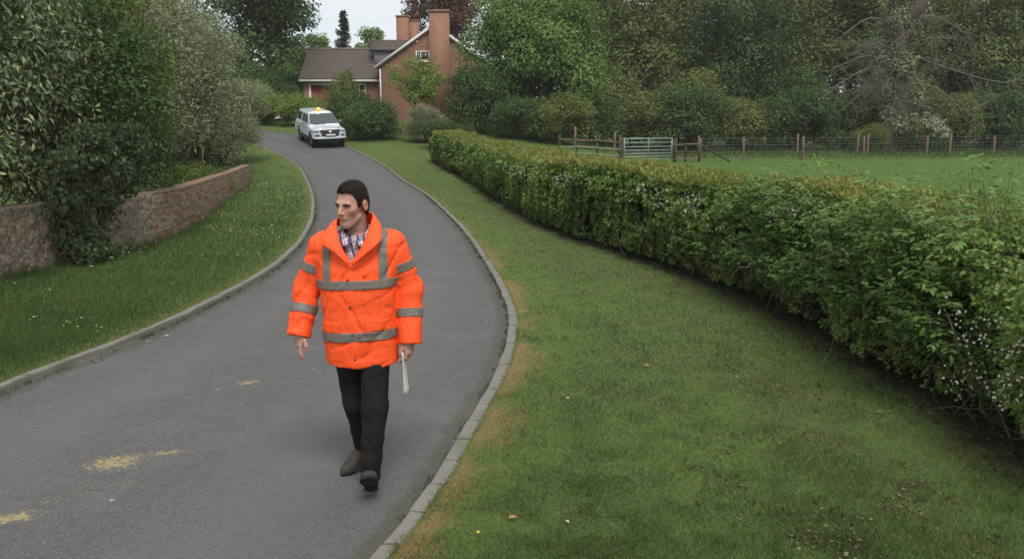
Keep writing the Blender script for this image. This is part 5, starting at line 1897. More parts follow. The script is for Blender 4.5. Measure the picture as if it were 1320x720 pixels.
# older posts of a second line in the rough grass
OLD = [(17.4, 52.6, "thin old post showing behind the second wire fence post from the gate"), (21.2, 53.0, "one of two thin old posts close behind the third wire fence post"),
       (22.0, 53.4, "one of two thin old posts close behind the third wire fence post"), (27.0, 53.2, "thin old post behind the wire fence between its fourth and fifth posts"),
       (3.4, 46.5, "thin post behind the wooden rails at their hedge end"), (5.6, 47.4, "thin post behind the wooden rails next to the gate's hinge side"), (10.6, 49.0, "thin post behind the short rails on the gate's latch side")]
for k, (x, y, lab) in enumerate(OLD):
    m = MB(); m.lathe((0, 0, 0), (0, 0, 1), [(-0.3, 0.06), (1.25, 0.052), (1.26, 0.001)], 8)
    q = obj("old_post", m.mesh("old_post", True), MATS["weathered_wood"])
    q.location = (x, y, vz(x, y)); q.rotation_euler = (0.03 * (k % 3 - 1), 0.04 * (k % 2), 0)
    tag(q, lab, "post", "old posts behind the fences")
# ------------------------------------------------------------------ white pickup with hard canopy
t = NT("white_car_paint")
n = t.noise(1.3, t.objco(), 4.0, 0.6)
z = t.node("SeparateXYZ", i0=t.objco()).outputs[2]
dirt = t.math('MULTIPLY', t.ramp(z, [(0.40, 1.0), (0.85, 0.0)]), t.ramp(n, [(0.3, 0.15), (0.7, 0.55)]))
t.finish(t.mix(dirt, (0.58, 0.63, 0.67), (0.26, 0.26, 0.24)), 0.22, None, 0, 0.5, coat=0.6)
plain("car_glass", (0.05, 0.06, 0.065), 0.06, 0.1, spec=0.9)
plain("black_plastic", (0.022, 0.022, 0.024), 0.55, 0.15)
plain("tyre_rubber", (0.018, 0.018, 0.018), 0.85, 0.2)
plain("alloy", (0.34, 0.35, 0.36), 0.35, 0.1, metal=0.7)
plain("chrome", (0.62, 0.64, 0.66), 0.15, 0.05, metal=0.9)
plain("lamp_glass", (0.20, 0.21, 0.24), 0.1, 0.3, 14.0, spec=0.8, metal=0.3)
plain("plate_white", (0.62, 0.61, 0.54), 0.45, 0.05)
t = NT("amber_lit")
t.finish((0.9, 0.35, 0.04), 0.3, emis=(1.0, 0.15, 0.01), emis_s=2.0)


def pickup():
    x0, y0 = -9.58, 44.95
    hd = np.array([math.sin(R(24)), -math.cos(R(24))])
    e = 0.5
    gx = float(ground_z(x0 + e, y0) - ground_z(x0 - e, y0)); gy = float(ground_z(x0, y0 + e) - ground_z(x0, y0 - e))
    up = Vector((-gx, -gy, 1)).normalized()
    f = Vector((hd[0], hd[1], 0)); f = (f - up * f.dot(up)).normalized()      # nose direction
    rt = (-f).cross(up).normalized() * 1.0                                     # local +x
    yv = -f
    rt = yv.cross(up).normalized()
    c = Vector((x0, y0, 0)) - f * 1.75                                         # origin below the middle of the car
    c.z = float(road_z(np.array(x0), np.array(y0))) + (-f * 1.75).z
    o = thing("pickup_truck", "white double cab pickup with hard canopy and lit amber beacon on the lane", "pickup truck", (0, 0, 0))
    o.matrix_world = Matrix(((rt.x, yv.x, up.x, c.x), (rt.y, yv.y, up.y, c.y), (rt.z, yv.z, up.z, c.z), (0, 0, 0, 1))) @ Matrix.Scale(0.945, 4)

    def body(p):
        x, y, z = p.T
        ax = np.abs(x)
        w = 0.92 - 0.05 * sm(0.75, 1.15, z) - 0.05 * sm(-2.0, -2.75, y) + 0.015 * sm(0.55, 0.35, np.abs(z - 0.8))
        front = -(y + 2.70 - 0.24 * (ax / 0.9) ** 2.5 - 0.06 * sm(0.8, 1.1, z) + 0.05 * sm(0.66, 0.52, z))
        hood = z - (1.05 + 0.10 * np.clip((y + 2.65) / 1.5, 0, 1) - 0.07 * (ax / 0.9) ** 3)
        top = np.where(y < -1.15, hood, z - 1.14)
        d = smax(smax(ax - w, front, 0.10), smax(top, 0.52 - z, 0.07), 0.08)
        d = smax(d, y - 2.62, 0.08)
        for yc in (-1.75, 1.47):
            d = smax(d, -(np.sqrt((y - yc) ** 2 + (z - 0.40) ** 2) - 0.475 + 0.6 * (ax < 0.52)), 0.02)
        # greenhouse: cab and canopy in one line
        ws = -(y + 1.40 - (z - 1.10) * 1.45)
        gw = ax - (0.845 - (z - 1.1) * 0.26)
        rf = z - (1.80 - 0.05 * (ax / 0.7) ** 2 - 0.05 * sm(-0.1, -0.6, y) - 0.03 * sm(1.6, 2.6, y))
        g_ = smax(smax(ws * 0.57, gw, 0.10), smax(rf, y - (2.60 - (z - 1.1) * 0.28), 0.10), 0.13)
        g_ = np.maximum(g_, 0.9 - z)
        return smin(d, g_, 0.03)
    me_o = sdf_obj("body", body, (-1.05, -2.9, 0.3), (1.05, 2.8, 1.95), 0.028, MATS["white_car_paint"], o)
    me = me_o.data
    glass, blk = MATS["car_glass"], MATS["black_plastic"]
    # windscreen
    pl = [((0, 0, 1.20), (0, 0, 1)), ((0, 0, 1.70), (0, 0, 1)), ((0.79, 0, 1.2), (1, 0, 0.27)), ((-0.79, 0, 1.2), (-1, 0, 0.27))]
    patch(me, "windscreen", pl, lambda c_, n_: (n_[:, 1] < -0.28) & (c_[:, 2] > 1.20) & (c_[:, 2] < 1.70) & (c_[:, 1] > -1.45) & (np.abs(c_[:, 0]) + 0.27 * (c_[:, 2] - 1.2) < 0.79), 0.006, glass, o)
    for s in (-1, 1):
        for (ya, yb, za, zb) in ((-0.62, 0.08, 1.22, 1.66), (0.16, 0.82, 1.22, 1.66), (1.10, 2.28, 1.24, 1.66)):
            sl = 0.95 if ya < -0.5 else 0.0
            pl = [((0, 0, za), (0, 0, 1)), ((0, 0, zb), (0, 0, 1)), ((0, yb, 0), (0, 1, 0)), ((0, ya, za + 0.16), (0, 1, -sl))]
            patch(me, "side_window", pl, lambda c_, n_: (n_[:, 0] * s > 0.55) & (c_[:, 2] > za) & (c_[:, 2] < zb) & (c_[:, 1] < yb) & ((c_[:, 1] - ya) - sl * (c_[:, 2] - za - 0.16) > 0), 0.006, glass, o)
        # headlamps, fog lamp recesses
        pl = [((0, 0, 0.87), (0, 0, 1)), ((0, 0, 1.01), (0, 0, 1)), ((s * 0.58, 0, 0), (1, 0, 0))]
        patch(me, "headlight", pl, lambda c_, n_: (c_[:, 1] < -2.12) & (c_[:, 0] * s > 0.58) & (c_[:, 2] > 0.87) & (c_[:, 2] < 1.01) & (n_[:, 2] < 0.6), 0.008, MATS["lamp_glass"], o)
        pl = [((0, 0, 0.67), (0, 0, 1)), ((0, 0, 0.76), (0, 0, 1)), ((s * 0.58, 0, 0), (1, 0, 0)), ((s * 0.80, 0, 0), (1, 0, 0))]
        patch(me, "fog_lamp", pl, lambda c_, n_: (c_[:, 1] < -2.1) & (c_[:, 0] * s > 0.58) & (c_[:, 0] * s < 0.80) & (n_[:, 1] < -0.1) & (c_[:, 2] > 0.67) & (c_[:, 2] < 0.76), 0.006, blk, o)
        # mirror
        q = sdf_obj("mirror", lambda p: smin(s_box(p, (s * 1.03, -0.62, 1.24), (0.085, 0.05, 0.07), 0.04), s_cap(p, (s * 0.86, -0.60, 1.17), (s * 1.0, -0.62, 1.2), 0.03, 0.03), 0.03), (min(s * 0.8, s * 1.2), -0.75, 1.1), (max(s * 0.8, s * 1.2), -0.5, 1.4), 0.02, MATS["lead_grey"], o)
        # sill step, door handles
        m = MB(); m.box(s * 0.84 - 0.07, s * 0.84 + 0.07, -1.2, 0.95, 0.36, 0.43); m.build("side_step", blk, o, False, 0.01)
        for yy in (-0.05, 0.85):
            m = MB(); m.box(s * 0.905 - 0.02, s * 0.905 + 0.02, yy - 0.10, yy + 0.06, 1.00, 1.03); m.build("door_handle", blk, o, False, 0.004)
    # grille with bars, lower intake, plate, oval badge
    pl = [((0, 0, 0.82), (0, 0, 1)), ((0, 0, 1.02), (0, 0, 1)), ((0.50, 0, 0.82), (1, 0, -0.35)), ((-0.50, 0, 0.82), (-1, 0, -0.35))]
    gr = patch(me, "grille", pl, lambda c_, n_: (c_[:, 1] < -2.3) & (c_[:, 2] > 0.82) & (c_[:, 2] < 1.02) & (np.abs(c_[:, 0]) - 0.35 * (c_[:, 2] - 0.82) < 0.50), 0.008, blk, o)
    for zz in (0.88, 0.95):
        m = MB(); m.tube([(x, -2.715 + 0.24 * abs(x / 0.9) ** 2.5 + 0.02, zz) for x in np.linspace(-0.48, 0.48, 13)], 0.014, 5); m.build("grille_bar", MATS["black_iron"], gr)
    m = MB(); m.lathe((0, -2.70, 0.915), (0, -1, 0), [(0, 0.10), (0.03, 0.10), (0.035, 0.001)], 20)
    bd = m.build("badge", MATS["chrome"], gr, True); bd.data.transform(Matrix.Translation((0, 0, 0.915)) @ Matrix.Scale(0.45, 4, (0, 0, 1)) @ Matrix.Translation((0, 0, -0.915)))
    pl = [((0, 0, 0.67), (0, 0, 1)), ((0, 0, 0.815), (0, 0, 1)), ((0.46, 0, 0), (1, 0, 0)), ((-0.46, 0, 0), (1, 0, 0))]
    patch(me, "lower_intake", pl, lambda c_, n_: (c_[:, 1] < -2.3) & (c_[:, 2] > 0.67) & (c_[:, 2] < 0.815) & (np.abs(c_[:, 0]) < 0.46), 0.006, blk, o)
    m = MB(); m.box(-0.26, 0.26, -2.745, -2.715, 0.685, 0.795); m.build("number_plate", MATS["plate_white"], o)
    m = MB(); m.box(-0.62, 0.62, -2.45, -2.2, 0.30, 0.46); m.box(-0.14, 0.14, -2.3, -2.1, 0.2, 0.31); m.build("skid_plate", blk, o, False, 0.02)
    m = MB(); m.box(-0.55, 0.55, -2.0, 2.3, 0.33, 0.46); m.build("chassis", blk, o)
    # wheels
    for s in (-1, 1):
        for yc in (-1.75, 1.47):
            m = MB(); m.lathe((s * 0.655, yc, 0.395), (s, 0, 0), [(0, 0.22), (0.0, 0.35), (0.03, 0.395), (0.20, 0.395), (0.245, 0.355), (0.245, 0.235), (0.20, 0.22)], 28)
            ty = m.build("tyre", MATS["tyre_rubber"], None, True)
            w = bpy.data.objects.new("wheel", None); COL.objects.link(w); w.parent = o
            ty.parent = w
            m = MB(); m.lathe((s * 0.655, yc, 0.395), (s, 0, 0), [(0.19, 0.232), (0.20, 0.20), (0.15, 0.19), (0.15, 0.06), (0.19, 0.05), (0.19, 0.001)], 24)
            for k in range(6):
                a = k * math.pi / 3
                m.bar((s * 0.835, yc + 0.05 * math.cos(a), 0.385 + 0.05 * math.sin(a)), (s * 0.835, yc + 0.215 * math.cos(a), 0.385 + 0.215 * math.sin(a)), 0.05, 0.05)
            m.build("rim", MATS["alloy"], w, True)
    # beacon
    m = MB(); m.lathe((-0.05, -0.15, 1.775), (0, 0, 1), [(0, 0.095), (0.045, 0.095), (0.05, 0.001)], 16); b = m.build("beacon", blk, o, True)
    m = MB(); m.lathe((-0.05, -0.15, 1.822), (0, 0, 1), [(0, 0.105), (0.09, 0.10), (0.14, 0.075), (0.165, 0.001)], 16)
    b2 = m.build("beacon_dome", MATS["amber_lit"], b, True)
    # wiper line and bonnet shut line
    m = MB(); m.tube([(-0.62, -1.30, 1.19), (0.05, -1.28, 1.20)], 0.012, 5); m.build("wiper", blk, o)
    ld = bpy.data.lights.new("beacon_light", 'POINT'); ld.energy = 12; ld.color = (1.0, 0.45, 0.1); ld.shadow_soft_size = 0.1
    lo_ = bpy.data.objects.new("beacon_light", ld); COL.objects.link(lo_); lo_.parent = o; lo_.location = (-0.05, -0.15, 2.02)
    return o


pickup()
# ------------------------------------------------------------------ the walking man in the orange jacket
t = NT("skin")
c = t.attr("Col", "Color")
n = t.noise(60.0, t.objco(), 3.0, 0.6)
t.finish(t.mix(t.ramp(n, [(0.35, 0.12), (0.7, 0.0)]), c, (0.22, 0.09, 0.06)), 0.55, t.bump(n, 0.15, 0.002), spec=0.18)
t = NT("dark_hair")
hn = t.noise(90.0, t.mapping(t.objco(), (1.0, 1.0, 0.25)), 4.0, 0.7)
t.finish(t.ramp(hn, [(0.3, (0.009, 0.006, 0.004)), (0.7, (0.030, 0.019, 0.014))]), 0.55, t.bump(hn, 0.8, 0.004), spec=0.15)
t = NT("orange_fabric")
p = t.objco()
wv = t.noise(420.0, p, 2.0, 0.6)
cl = t.math('ABSOLUTE', t.math('SUBTRACT', t.noise(9.0, t.mapping(p, (1, 1, 0.7), (0, 0, 0), (0, 0.5, 0.3)), 3.0, 0.5), 0.5))
cl = t.math('MULTIPLY_ADD', t.ramp(cl, [(0.0, 0.0), (0.10, 1.0)]), 0.7, t.math('MULTIPLY', t.noise(26.0, p, 4.0, 0.6), 0.5)); bg = t.noise(3.0, p, 3.0, 0.6)
c = t.mix(bg, (0.94, 0.091, 0.018), (0.98, 0.112, 0.024))
c = t.mix(t.ramp(t.noise(7.0, p, 6.0, 0.75), [(0.56, 0.0), (0.76, 0.45)]), c, (0.60, 0.070, 0.025))
t.finish(c, 0.62, t.bump(t.math('ADD', t.math('MULTIPLY', wv, 0.10), cl), 0.38, 0.012), spec=0.3)
t = NT("reflective_tape")
p = t.objco()
n = t.noise(30.0, p, 4.0, 0.65)
t.finish(t.ramp(n, [(0.3, (0.135, 0.118, 0.100)), (0.7, (0.205, 0.182, 0.158))]), 0.55, t.bump(n, 0.3, 0.004), spec=0.5, metal=0.1)
t = NT("black_trouser")
p = t.objco()
n = t.noise(14.0, p, 5.0, 0.65)
t.finish(t.ramp(n, [(0.3, (0.005, 0.005, 0.006)), (0.7, (0.012, 0.012, 0.013))]), 0.85, t.bump(t.math('ADD', n, t.math('MULTIPLY', t.noise(300.0, p), 0.2)), 0.4, 0.012), spec=0.25)
t = NT("shoe_leather")
p = t.objco()
n = t.noise(22.0, p, 5.0, 0.7)
t.finish(t.ramp(n, [(0.3, (0.022, 0.019, 0.016)), (0.7, (0.062, 0.055, 0.047))]), 0.7, t.bump(n, 0.4, 0.006), spec=0.35)
plain("shoe_sole", (0.014, 0.013, 0.013), 0.8, 0.25, 30.0, 0.5)
plain("snap_metal", (0.10, 0.04, 0.025), 0.4, 0.1)
plain("paper_white", (0.60, 0.60, 0.56), 0.8, 0.06, 20.0)
plain("eye_white", (0.30, 0.26, 0.24), 0.25, 0.05, 20)
plain("eye_dark", (0.018, 0.013, 0.011), 0.2, 0.1, 20)
plain("mark_red", (0.42, 0.025, 0.02), 0.6, 0.1)
t = NT("check_shirt")
p = t.objco()
s3 = t.node("SeparateXYZ", i0=t.mapping(p, (1, 1, 1), (0, 0, 0), (0, R(18), 0)))
def _line(src, freq, lo, hi, ph=0.0):
    fr = t.math('FRACT', t.math('MULTIPLY_ADD', src, freq, ph))
    return t.ramp(fr, [(lo - 0.02, 0.0), (lo, 1.0), (hi, 1.0), (hi + 0.02, 0.0)])
c = t.mix(_line(s3.outputs[0], 24.0, 0.25, 0.62), (0.56, 0.53, 0.56), (0.075, 0.080, 0.16))
c = t.mix(t.math('MULTIPLY', _line(s3.outputs[2], 24.0, 0.25, 0.62), 0.55), c, (0.060, 0.065, 0.14))
c = t.mix(t.math('MULTIPLY', _line(s3.outputs[0], 24.0, 0.80, 0.90), 0.8), c, (0.30, 0.05, 0.07))
c = t.mix(t.math('MULTIPLY', _line(s3.outputs[2], 24.0, 0.80, 0.90), 0.8), c, (0.30, 0.05, 0.07))
t.finish(c, 0.8, spec=0.25)


def person():
    o = thing("person", "person in orange high visibility jacket and black trousers walking along the lane", "person", (-0.90, 4.90, 0.008))
    A3 = lambda *q: np.array(q, float)
    # ---- pose
    SH = {-1: A3(-.195, .02, 1.425), 1: A3(.195, .02, 1.435)}
    EL = {-1: A3(-.305, .045, 1.165), 1: A3(.290, .055, 1.165)}
    WR = {-1: A3(-.350, -.045, .900), 1: A3(.300, -.030, .850)}
    HIP = {-1: A3(-.085, .02, .90), 1: A3(.095, .0, .90)}
    KN = {-1: A3(-.045, .045, .47), 1: A3(.098, -.135, .49)}
    AN = {-1: A3(-.034, .235, .105), 1: A3(.076, -.235, .110)}
    HC = A3(-.015, -.035, 1.672)
    yaw, pit, rol = R(-27), R(8), R(2)
    RM = np.array(Matrix.Rotation(yaw, 3, 'Z') @ Matrix.Rotation(pit, 3, 'X') @ Matrix.Rotation(rol, 3, 'Y'))
    HS = 1.03

    def hl(p): return (p - HC) @ RM / HS

    def head_sdf(p):
        q = hl(p)
        d = s_ell(q, (0, .016, .038), (.0745, .094, .086))
        d = smin(d, s_ell(q, (0, -.030, -.040), (.0490, .064, .085)), .035)
        d = smin(d, s_ell(q, (0, -.070, -.098), (.022, .021, .020)), .03)
        for s in (-1, 1):
            d = smin(d, s_cap(q, (s * .044, .004, -.064), (s * .015, -.068, -.103), .012, .011), .025)
            d = smin(d, s_ball(q, (s * .042, -.060, -.016), .017), .03)
        d = smin(d, s_cap(q, (-.034, -.079, .019), (.034, -.079, .019), .0100, .0100), .022)
        for s in (-1, 1):
            d = smax(d, -s_ell(q, (s * .031, -.099, .004), (.018, .0145, .0085)), .010)
        d = smin(d, s_cap(q, (0, -.084, .014), (0, -.113, -.026), .0075, .0105), .012)
        for s in (-1, 1):
            d = smin(d, s_ball(q, (s * .011, -.100, -.031), .0082), .008)
        d = smin(d, s_ell(q, (0, -.088, -.060), (.024, .010, .008)), .008)
        d = smin(d, s_ell(q, (0, -.087, -.071), (.020, .010, .007)), .006)
        d = smax(d, -s_chain(q, [(-.022, -.096, -.0695), (0, -.101, -.0650), (.022, -.096, -.0695)], [.0030, .0034, .0030], .002), .004)
        for s in (-1, 1):
            e = s_ell(q, (s * .0775, .022, -.006), (.010, .020, .031))
            e = smax(e, -s_ell(q, (s * .088, .020, -.003), (.010, .011, .019)), .006)
            d = smin(d, e, .008)
        d = smin(d, s_cap(p, HC + RM @ A3(0, .040, -.06) * HS, (.0, .052, 1.45), .050, .062), .016)
        return d

    def skin_col(V):
        q = hl(V)
        n = len(V)
        c = np.tile([[0.50, 0.290, 0.222]], (n, 1))
        def blend(m, col):
            nonlocal c
            c = c * (1 - m[:, None]) + np.array([col]) * m[:, None]
        for s in (-1, 1):
            blend(0.35 * np.exp(-((q - [s * .042, -.07, -.03]) ** 2).sum(1) / .024**2), (.42, .16, .115))
            blend(0.75 * np.exp(-(((q - [s * .031, -.08, .008]) / [.024, .02, .011]) ** 2).sum(1)), (.21, .105, .085))  # brow shade painted into the skin colour round the eyes
            blend(0.6 * np.exp(-((q - [s * .079, .02, -.005]) ** 2).sum(1) / .03**2), (.42, .15, .11))
        blend(0.5 * np.exp(-((q - [0, -.115, -.028]) ** 2).sum(1) / .014**2), (.42, .17, .125))
        st = sm(-.035, -.060, q[:, 2]) * sm(.01, -.02, q[:, 1]) * sm(-.14, -.11, q[:, 2])
        blend(0.42 * st, (.29, .185, .152))
        blend(0.65 * np.exp(-(((q - [0, -.09, -.066]) / [.020, .02, .0080]) ** 2).sum(1)), (.30, .115, .10))
        blend(0.8 * np.exp(-(((q + np.stack([0 * q[:, 0], 0 * q[:, 0], .20 * np.abs(q[:, 0])], -1) - [0, -.092, -.0652]) / [.021, .02, .0026]) ** 2).sum(1)), (.10, .045, .04))
        c *= (1 + 0.10 * fbm(V * 55, 95)[:, None] + 0.05 * vnoise(V * 220, 96)[:, None])
        return c

    # ---- hands
    def hand_frame(side):
        W = WR[side] - unit(WR[side] - EL[side]) * .035
        dn = unit(WR[side] - EL[side]); dn = unit(dn * 0.55 + A3(0.02 if side < 0 else -0.06, -.10, -1.0))
        pn = A3(-side * 0.80, 0.50 if side < 0 else 0.35, 0.0)     # palm faces the thigh
        pn = unit(pn - dn * (pn @ dn))
        fn = np.cross(pn, dn) * (1 if side < 0 else -1)
        if fn[1] > 0: fn = -fn
        return W, dn, pn, fn

    def hand_pts(side):
        W, dn, pn, fn = hand_frame(side)
        P = lambda d, u, w: W + dn * d + fn * u + pn * w
        fingers = []
        curl = 0.55 if side < 0 else 1.05
        for u, L, dd in ((.030, .072, .092), (.010, .080, .097), (-.010, .075, .094), (-.028, .058, .086)):
            segs = [L * .45, L * .32, L * .27]
            a = curl * (.35 if side < 0 else .6) + (0.10 if u < 0 else 0)
            pos = [P(dd - .012, u, .0)]
            ang = a * .5; d_, w_ = dd - .012, 0.0
            for sgl in segs:
                d_ += math.cos(ang) * sgl * 1.05; w_ += math.sin(ang) * sgl * 1.05
                pos.append(P(d_, u * (1 - .10), w_))
                ang += a * .85
            fingers.append((pos, (.0092, .0088, .0080, .0066)))
        th = [P(.022, .026, .006), P(.055, .048, .016), P(.086, .054, .026), P(.108, .050, .034)] if side < 0 else [P(.022, .024, .006), P(.055, .040, .022), P(.082, .040, .036), P(.104, .034, .040)]
        return (W, dn, pn, fn, P, fingers, (th, (.0135, .0120, .0105, .0082)))

    HP = {s: hand_pts(s) for s in (-1, 1)}

    def hand_sdf(side):
        W, dn, pn, fn, P, fingers, th = HP[side]

        def f(p):
            q = p - W
            loc = np.stack([q @ dn, q @ fn, q @ pn], -1)
            d = s_ell(loc, (.052, .0, .0), (.056, .041, .0165))
            d = smin(d, s_box(loc, (.060, .001, .0), (.036, .036, .012), .011), .012)
            d = smin(d, s_cap(p, W - dn * .08, W + dn * .02, .029, .0255), .022)
            d = smin(d, s_ell(loc, (.045, .024, .010), (.032, .018, .016)), .012)
            for pos, rad in fingers:
                d = smin(d, s_chain(p, pos, rad, .004), .006)
            d = smin(d, s_chain(p, th[0], th[1], .006), .010)
            return d
        return f

    # ---- body: one mesh (trunk and limbs under the clothes, head and hands)
    def trunk(p):
        d = s_ell(p, (0, .02, 1.22), (.155, .095, .27))
        d = smin(d, s_ell(p, (0, .02, .95), (.145, .10, .14)), .06)
        d = smin(d, s_cap(p, (-.15, .02, 1.42), (.15, .02, 1.42), .055, .055), .05)
        d = smin(d, s_cap(p, (0, .045, 1.40), (0, .035, 1.55), .06, .055), .04)
        for s in (-1, 1):
            d = smin(d, s_chain(p, [SH[s], EL[s], WR[s]], [.052, .041, .027], .02), .03)
            d = smin(d, s_chain(p, [HIP[s], KN[s], AN[s]], [.075, .052, .036], .02), .03)
        return d
    parts = [surfnet(trunk, (-.46, -.30, .08), (.42, .40, 1.60), .014)]
    parts.append(surfnet(head_sdf, HC - .17 - A3(0, 0, .10), HC + .17, .0038))
    for s in (-1, 1):
        W = WR[s]
        parts.append(surfnet(hand_sdf(s), W - A3(.10, .13, .22), W + A3(.10, .11, .07), .0032))
    V = np.vstack([q[0] for q in parts]); off = np.cumsum([0] + [len(q[0]) for q in parts])
    F = np.vstack([q[1] + off[i] for i, q in enumerate(parts)])
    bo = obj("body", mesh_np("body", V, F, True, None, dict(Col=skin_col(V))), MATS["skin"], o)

    # ---- hair, brows, eyes
    def hair(p):
        q = hl(p)
        base = s_ell(q, (0, .016, .038), (.0745, .094, .086))
        base = smin(base, s_ell(q, (0, .045, -.02), (.066, .062, .075)), .03)
        n_ = 0.0018 * vnoise(q * [90, 26, 40], 61) + .0012 * vnoise(q * [160, 60, 90], 62)
        thick = .0045 + .0055 * sm(.05, .11, q[:, 2]) + .002 * sm(-.02, -.08, q[:, 1]) * sm(.06, .09, q[:, 2])
        d = base - thick - n_
        ay = q[:, 1]
        line = np.interp(ay, [-.12, -.078, -.062, -.048, -.036, -.030, -.008, .004, .03, .045, .10], [.088, .090, .084, .064, .034, .004, -.006, .030, .036, -.050, -.075])
        line = line - .010 * sm(.045, .0, np.abs(q[:, 0])) * (ay < -.06) + .004 * vnoise(q * 60, 63)
        return smax(d, line - q[:, 2], .006)
    h = sdf_obj("hair", hair, HC - .18, HC + .17, .0045, MATS["dark_hair"], o)
    # single short strands lying on the cap of hair
    rh = np.random.default_rng(97)
    HV = np.array([v.co for v in h.data.vertices]); HN = np.array([v.normal for v in h.data.vertices])
    ii = rh.integers(0, len(HV), 9000)
    q_ = hl(HV[ii]); n_l = HN[ii]
    top_w = sm(.05, .10, q_[:, 2])[:, None]
    gl = np.array([[0.25, -1.0, 0.1]]) * top_w + np.array([[0, .25, -1.0]]) * (1 - top_w)
    gd = unit(gl @ RM.T + rh.normal(0, .22, (len(ii), 3)))
    gd = unit(gd - n_l * (gd * n_l).sum(1, keepdims=True) * .85 + n_l * rh.uniform(.0, .26, (len(ii), 1)))
    V_, F_, k_ = leaf_geo(HV[ii] - n_l * .002, gd, n_l, rh.uniform(.010, .022, len(ii)), .0022, .05)
    obj("hair_strands", mesh_np("hair_strands", V_, F_), MATS["dark_hair"], h)["kind"] = "stuff"
    for s in (-1, 1):
        eb = lambda p: s_chain(hl(p) * HS, [A3(s * .012, -.0895, .0165) * HS, A3(s * .031, -.0890, .0195) * HS, A3(s * .050, -.0790, .0160) * HS], [.0052, .0058, .0040], .004)
        c = HC + RM @ (A3(s * .032, -.088, .021) * HS)
        sdf_obj("eyebrow", eb, c - .035, c + .035, .0028, MATS["dark_hair"], o)
        m = MB(); m.lathe((0, 0, 0), (0, -1, 0), [(-.0115, .001), (-.008, .008), (0, .0115), (.007, .0092), (.0105, .005), (.0115, .0005)], 14)
        e = m.build("eye", MATS["eye_white"], o, True)
        m = MB(); m.lathe((0, 0, 0), (0, -1, 0), [(.0088, .0062), (.0112, .0050), (.0122, .0006)], 12); m.build("iris", MATS["eye_dark"], e, True)
        ec = HC + RM @ (A3(s * .031, -.0735, .0035) * HS)
        e.location = ec; e.rotation_euler = (pit + .05, 0, yaw - .15)

    # ---- jacket
    def torso(p, grow=0.0):
        x, y, z = p.T
        a = np.interp(z, [.70, .85, 1.0, 1.15, 1.30, 1.42, 1.52], [.208, .212, .214, .222, .230, .226, .20]) + grow
        b = np.interp(z, [.70, .85, 1.0, 1.15, 1.30, 1.42, 1.52], [.142, .145, .150, .156, .152, .135, .10]) + grow
        cx = np.interp(z, [.70, 1.0, 1.3], [.020, .008, .0]); cy = np.interp(z, [.7, 1.0, 1.3, 1.5], [.0, .0, .005, .02])
        k = ((np.abs(x - cx) / a) ** 2.5 + (np.abs(y - cy) / b) ** 2.5) ** (1 / 2.5)
        d = (k - 1) * np.minimum(a, b) * .9
        top = z - (1.520 + grow - .33 * np.maximum(np.abs(x) - .075, 0) - .5 * np.maximum(-(y) - .05, 0))
        return smax(d, top, .06)

    def axis_t(p, s):
        """distance and position along the sleeve, 0 shoulder .. 1 elbow .. 2 cuff"""
        d1 = EL[s] - SH[s]; t1 = np.clip((p - SH[s]) @ d1 / (d1 @ d1), 0, 1)
        d2 = WR[s] - EL[s]; t2 = np.clip((p - EL[s]) @ d2 / (d2 @ d2), 0, 1)
        return t1 + t2

    def sleeve(p, s, grow=0.0):
        ext = WR[s] + unit(WR[s] - EL[s]) * .05
        d = s_chain(p, [SH[s], EL[s], ext], [.087 + grow, .081 + grow, .069 + grow], .03)
        return d

    def crease(n_, w): return np.exp(-(n_ / w) ** 2)

    def folds(p):
        x, y, z = p.T
        soft = vnoise(p * [6.0, 6.0, 3.4], 71) * .0045 + vnoise(p * [13, 13, 9], 72) * .0016
        out = soft
        for k, (cx_, cz_, amp) in enumerate(((.45, .89, .0085), (-.50, .87, .0075), (.95, .30, .0050))):
            u_, v_ = cx_ * x + cz_ * z, cz_ * x - cx_ * z
            n_ = vnoise(np.stack([u_ * 2.6, y * 5.0, v_ * 9.5], -1), 73 + k) + .18 * vnoise(p * 13, 78 + k)
            msk = sm(-.05, .45, vnoise(p * 4.2, 180 + k))
            out = out - amp * msk * crease(n_, .11)
        return out

    def jacket(p):
        x, y, z = p.T
        tor = torso(p)
        d = tor
        for s in (-1, 1):
            dr = unit(WR[s] - EL[s])
            sl = sleeve(p, s)
            ta = axis_t(p, s)
            ph = ta * 13 + 3.4 * vnoise(p * 7, 75) + s * p[:, 1] * 24
            sl = sl - .0032 * np.sin(ph) * np.interp(ta, [0, .5, .85, 1.25, 1.8, 2], [.0, .35, 1.1, .8, .5, .1])
            far = (p - WR[s] + dr * .2) @ dr > 0
            sl = np.where(far, np.maximum(sl, (p - WR[s]) @ dr), sl)
            sl = np.where(far, np.maximum(sl, -s_cap(p, WR[s] - dr * .05, WR[s] + dr * .1, .045, .045)), sl)
            k = np.interp(ta, [0, .5, .8, 2], [.07, .035, .012, .006])
            d = smin(d, sl, k)
        d = d - folds(p)
        hem = .742 - .010 * np.cos((x - .03) * 9) - .005 * vnoise(np.stack([x * 7, y * 7, 0 * x], -1), 77)
        low = (np.abs(x - .02) < .235) & (torso(p) < np.minimum(sleeve(p, -1), sleeve(p, 1)))
        d = np.where(low, np.maximum(d, np.where(z < .82, hem - z, -1)), d)
        d = np.where(low & (z < .80), np.maximum(d, -np.maximum(torso(p, -.034), z - .775)), d)
        # neck hole and open front
        d = smax(d, -s_ell(p, (0, .01, 1.55), (.098, .100, .13)), .01)
        vee = np.maximum(np.abs(x + .012) - np.clip((z - 1.352) * .60, -1, .085), y + .02)
        d = smax(d, -vee, .008)
        return d
    JK = sdf_obj("jacket", jacket, (-.48, -.26, .66), (.46, .26, 1.60), .0085, MATS["orange_fabric"], o)
    tag(JK, "orange high visibility jacket with grey reflective tape")
    jm = JK.data
    tape, orange = MATS["reflective_tape"], MATS["orange_fabric"]
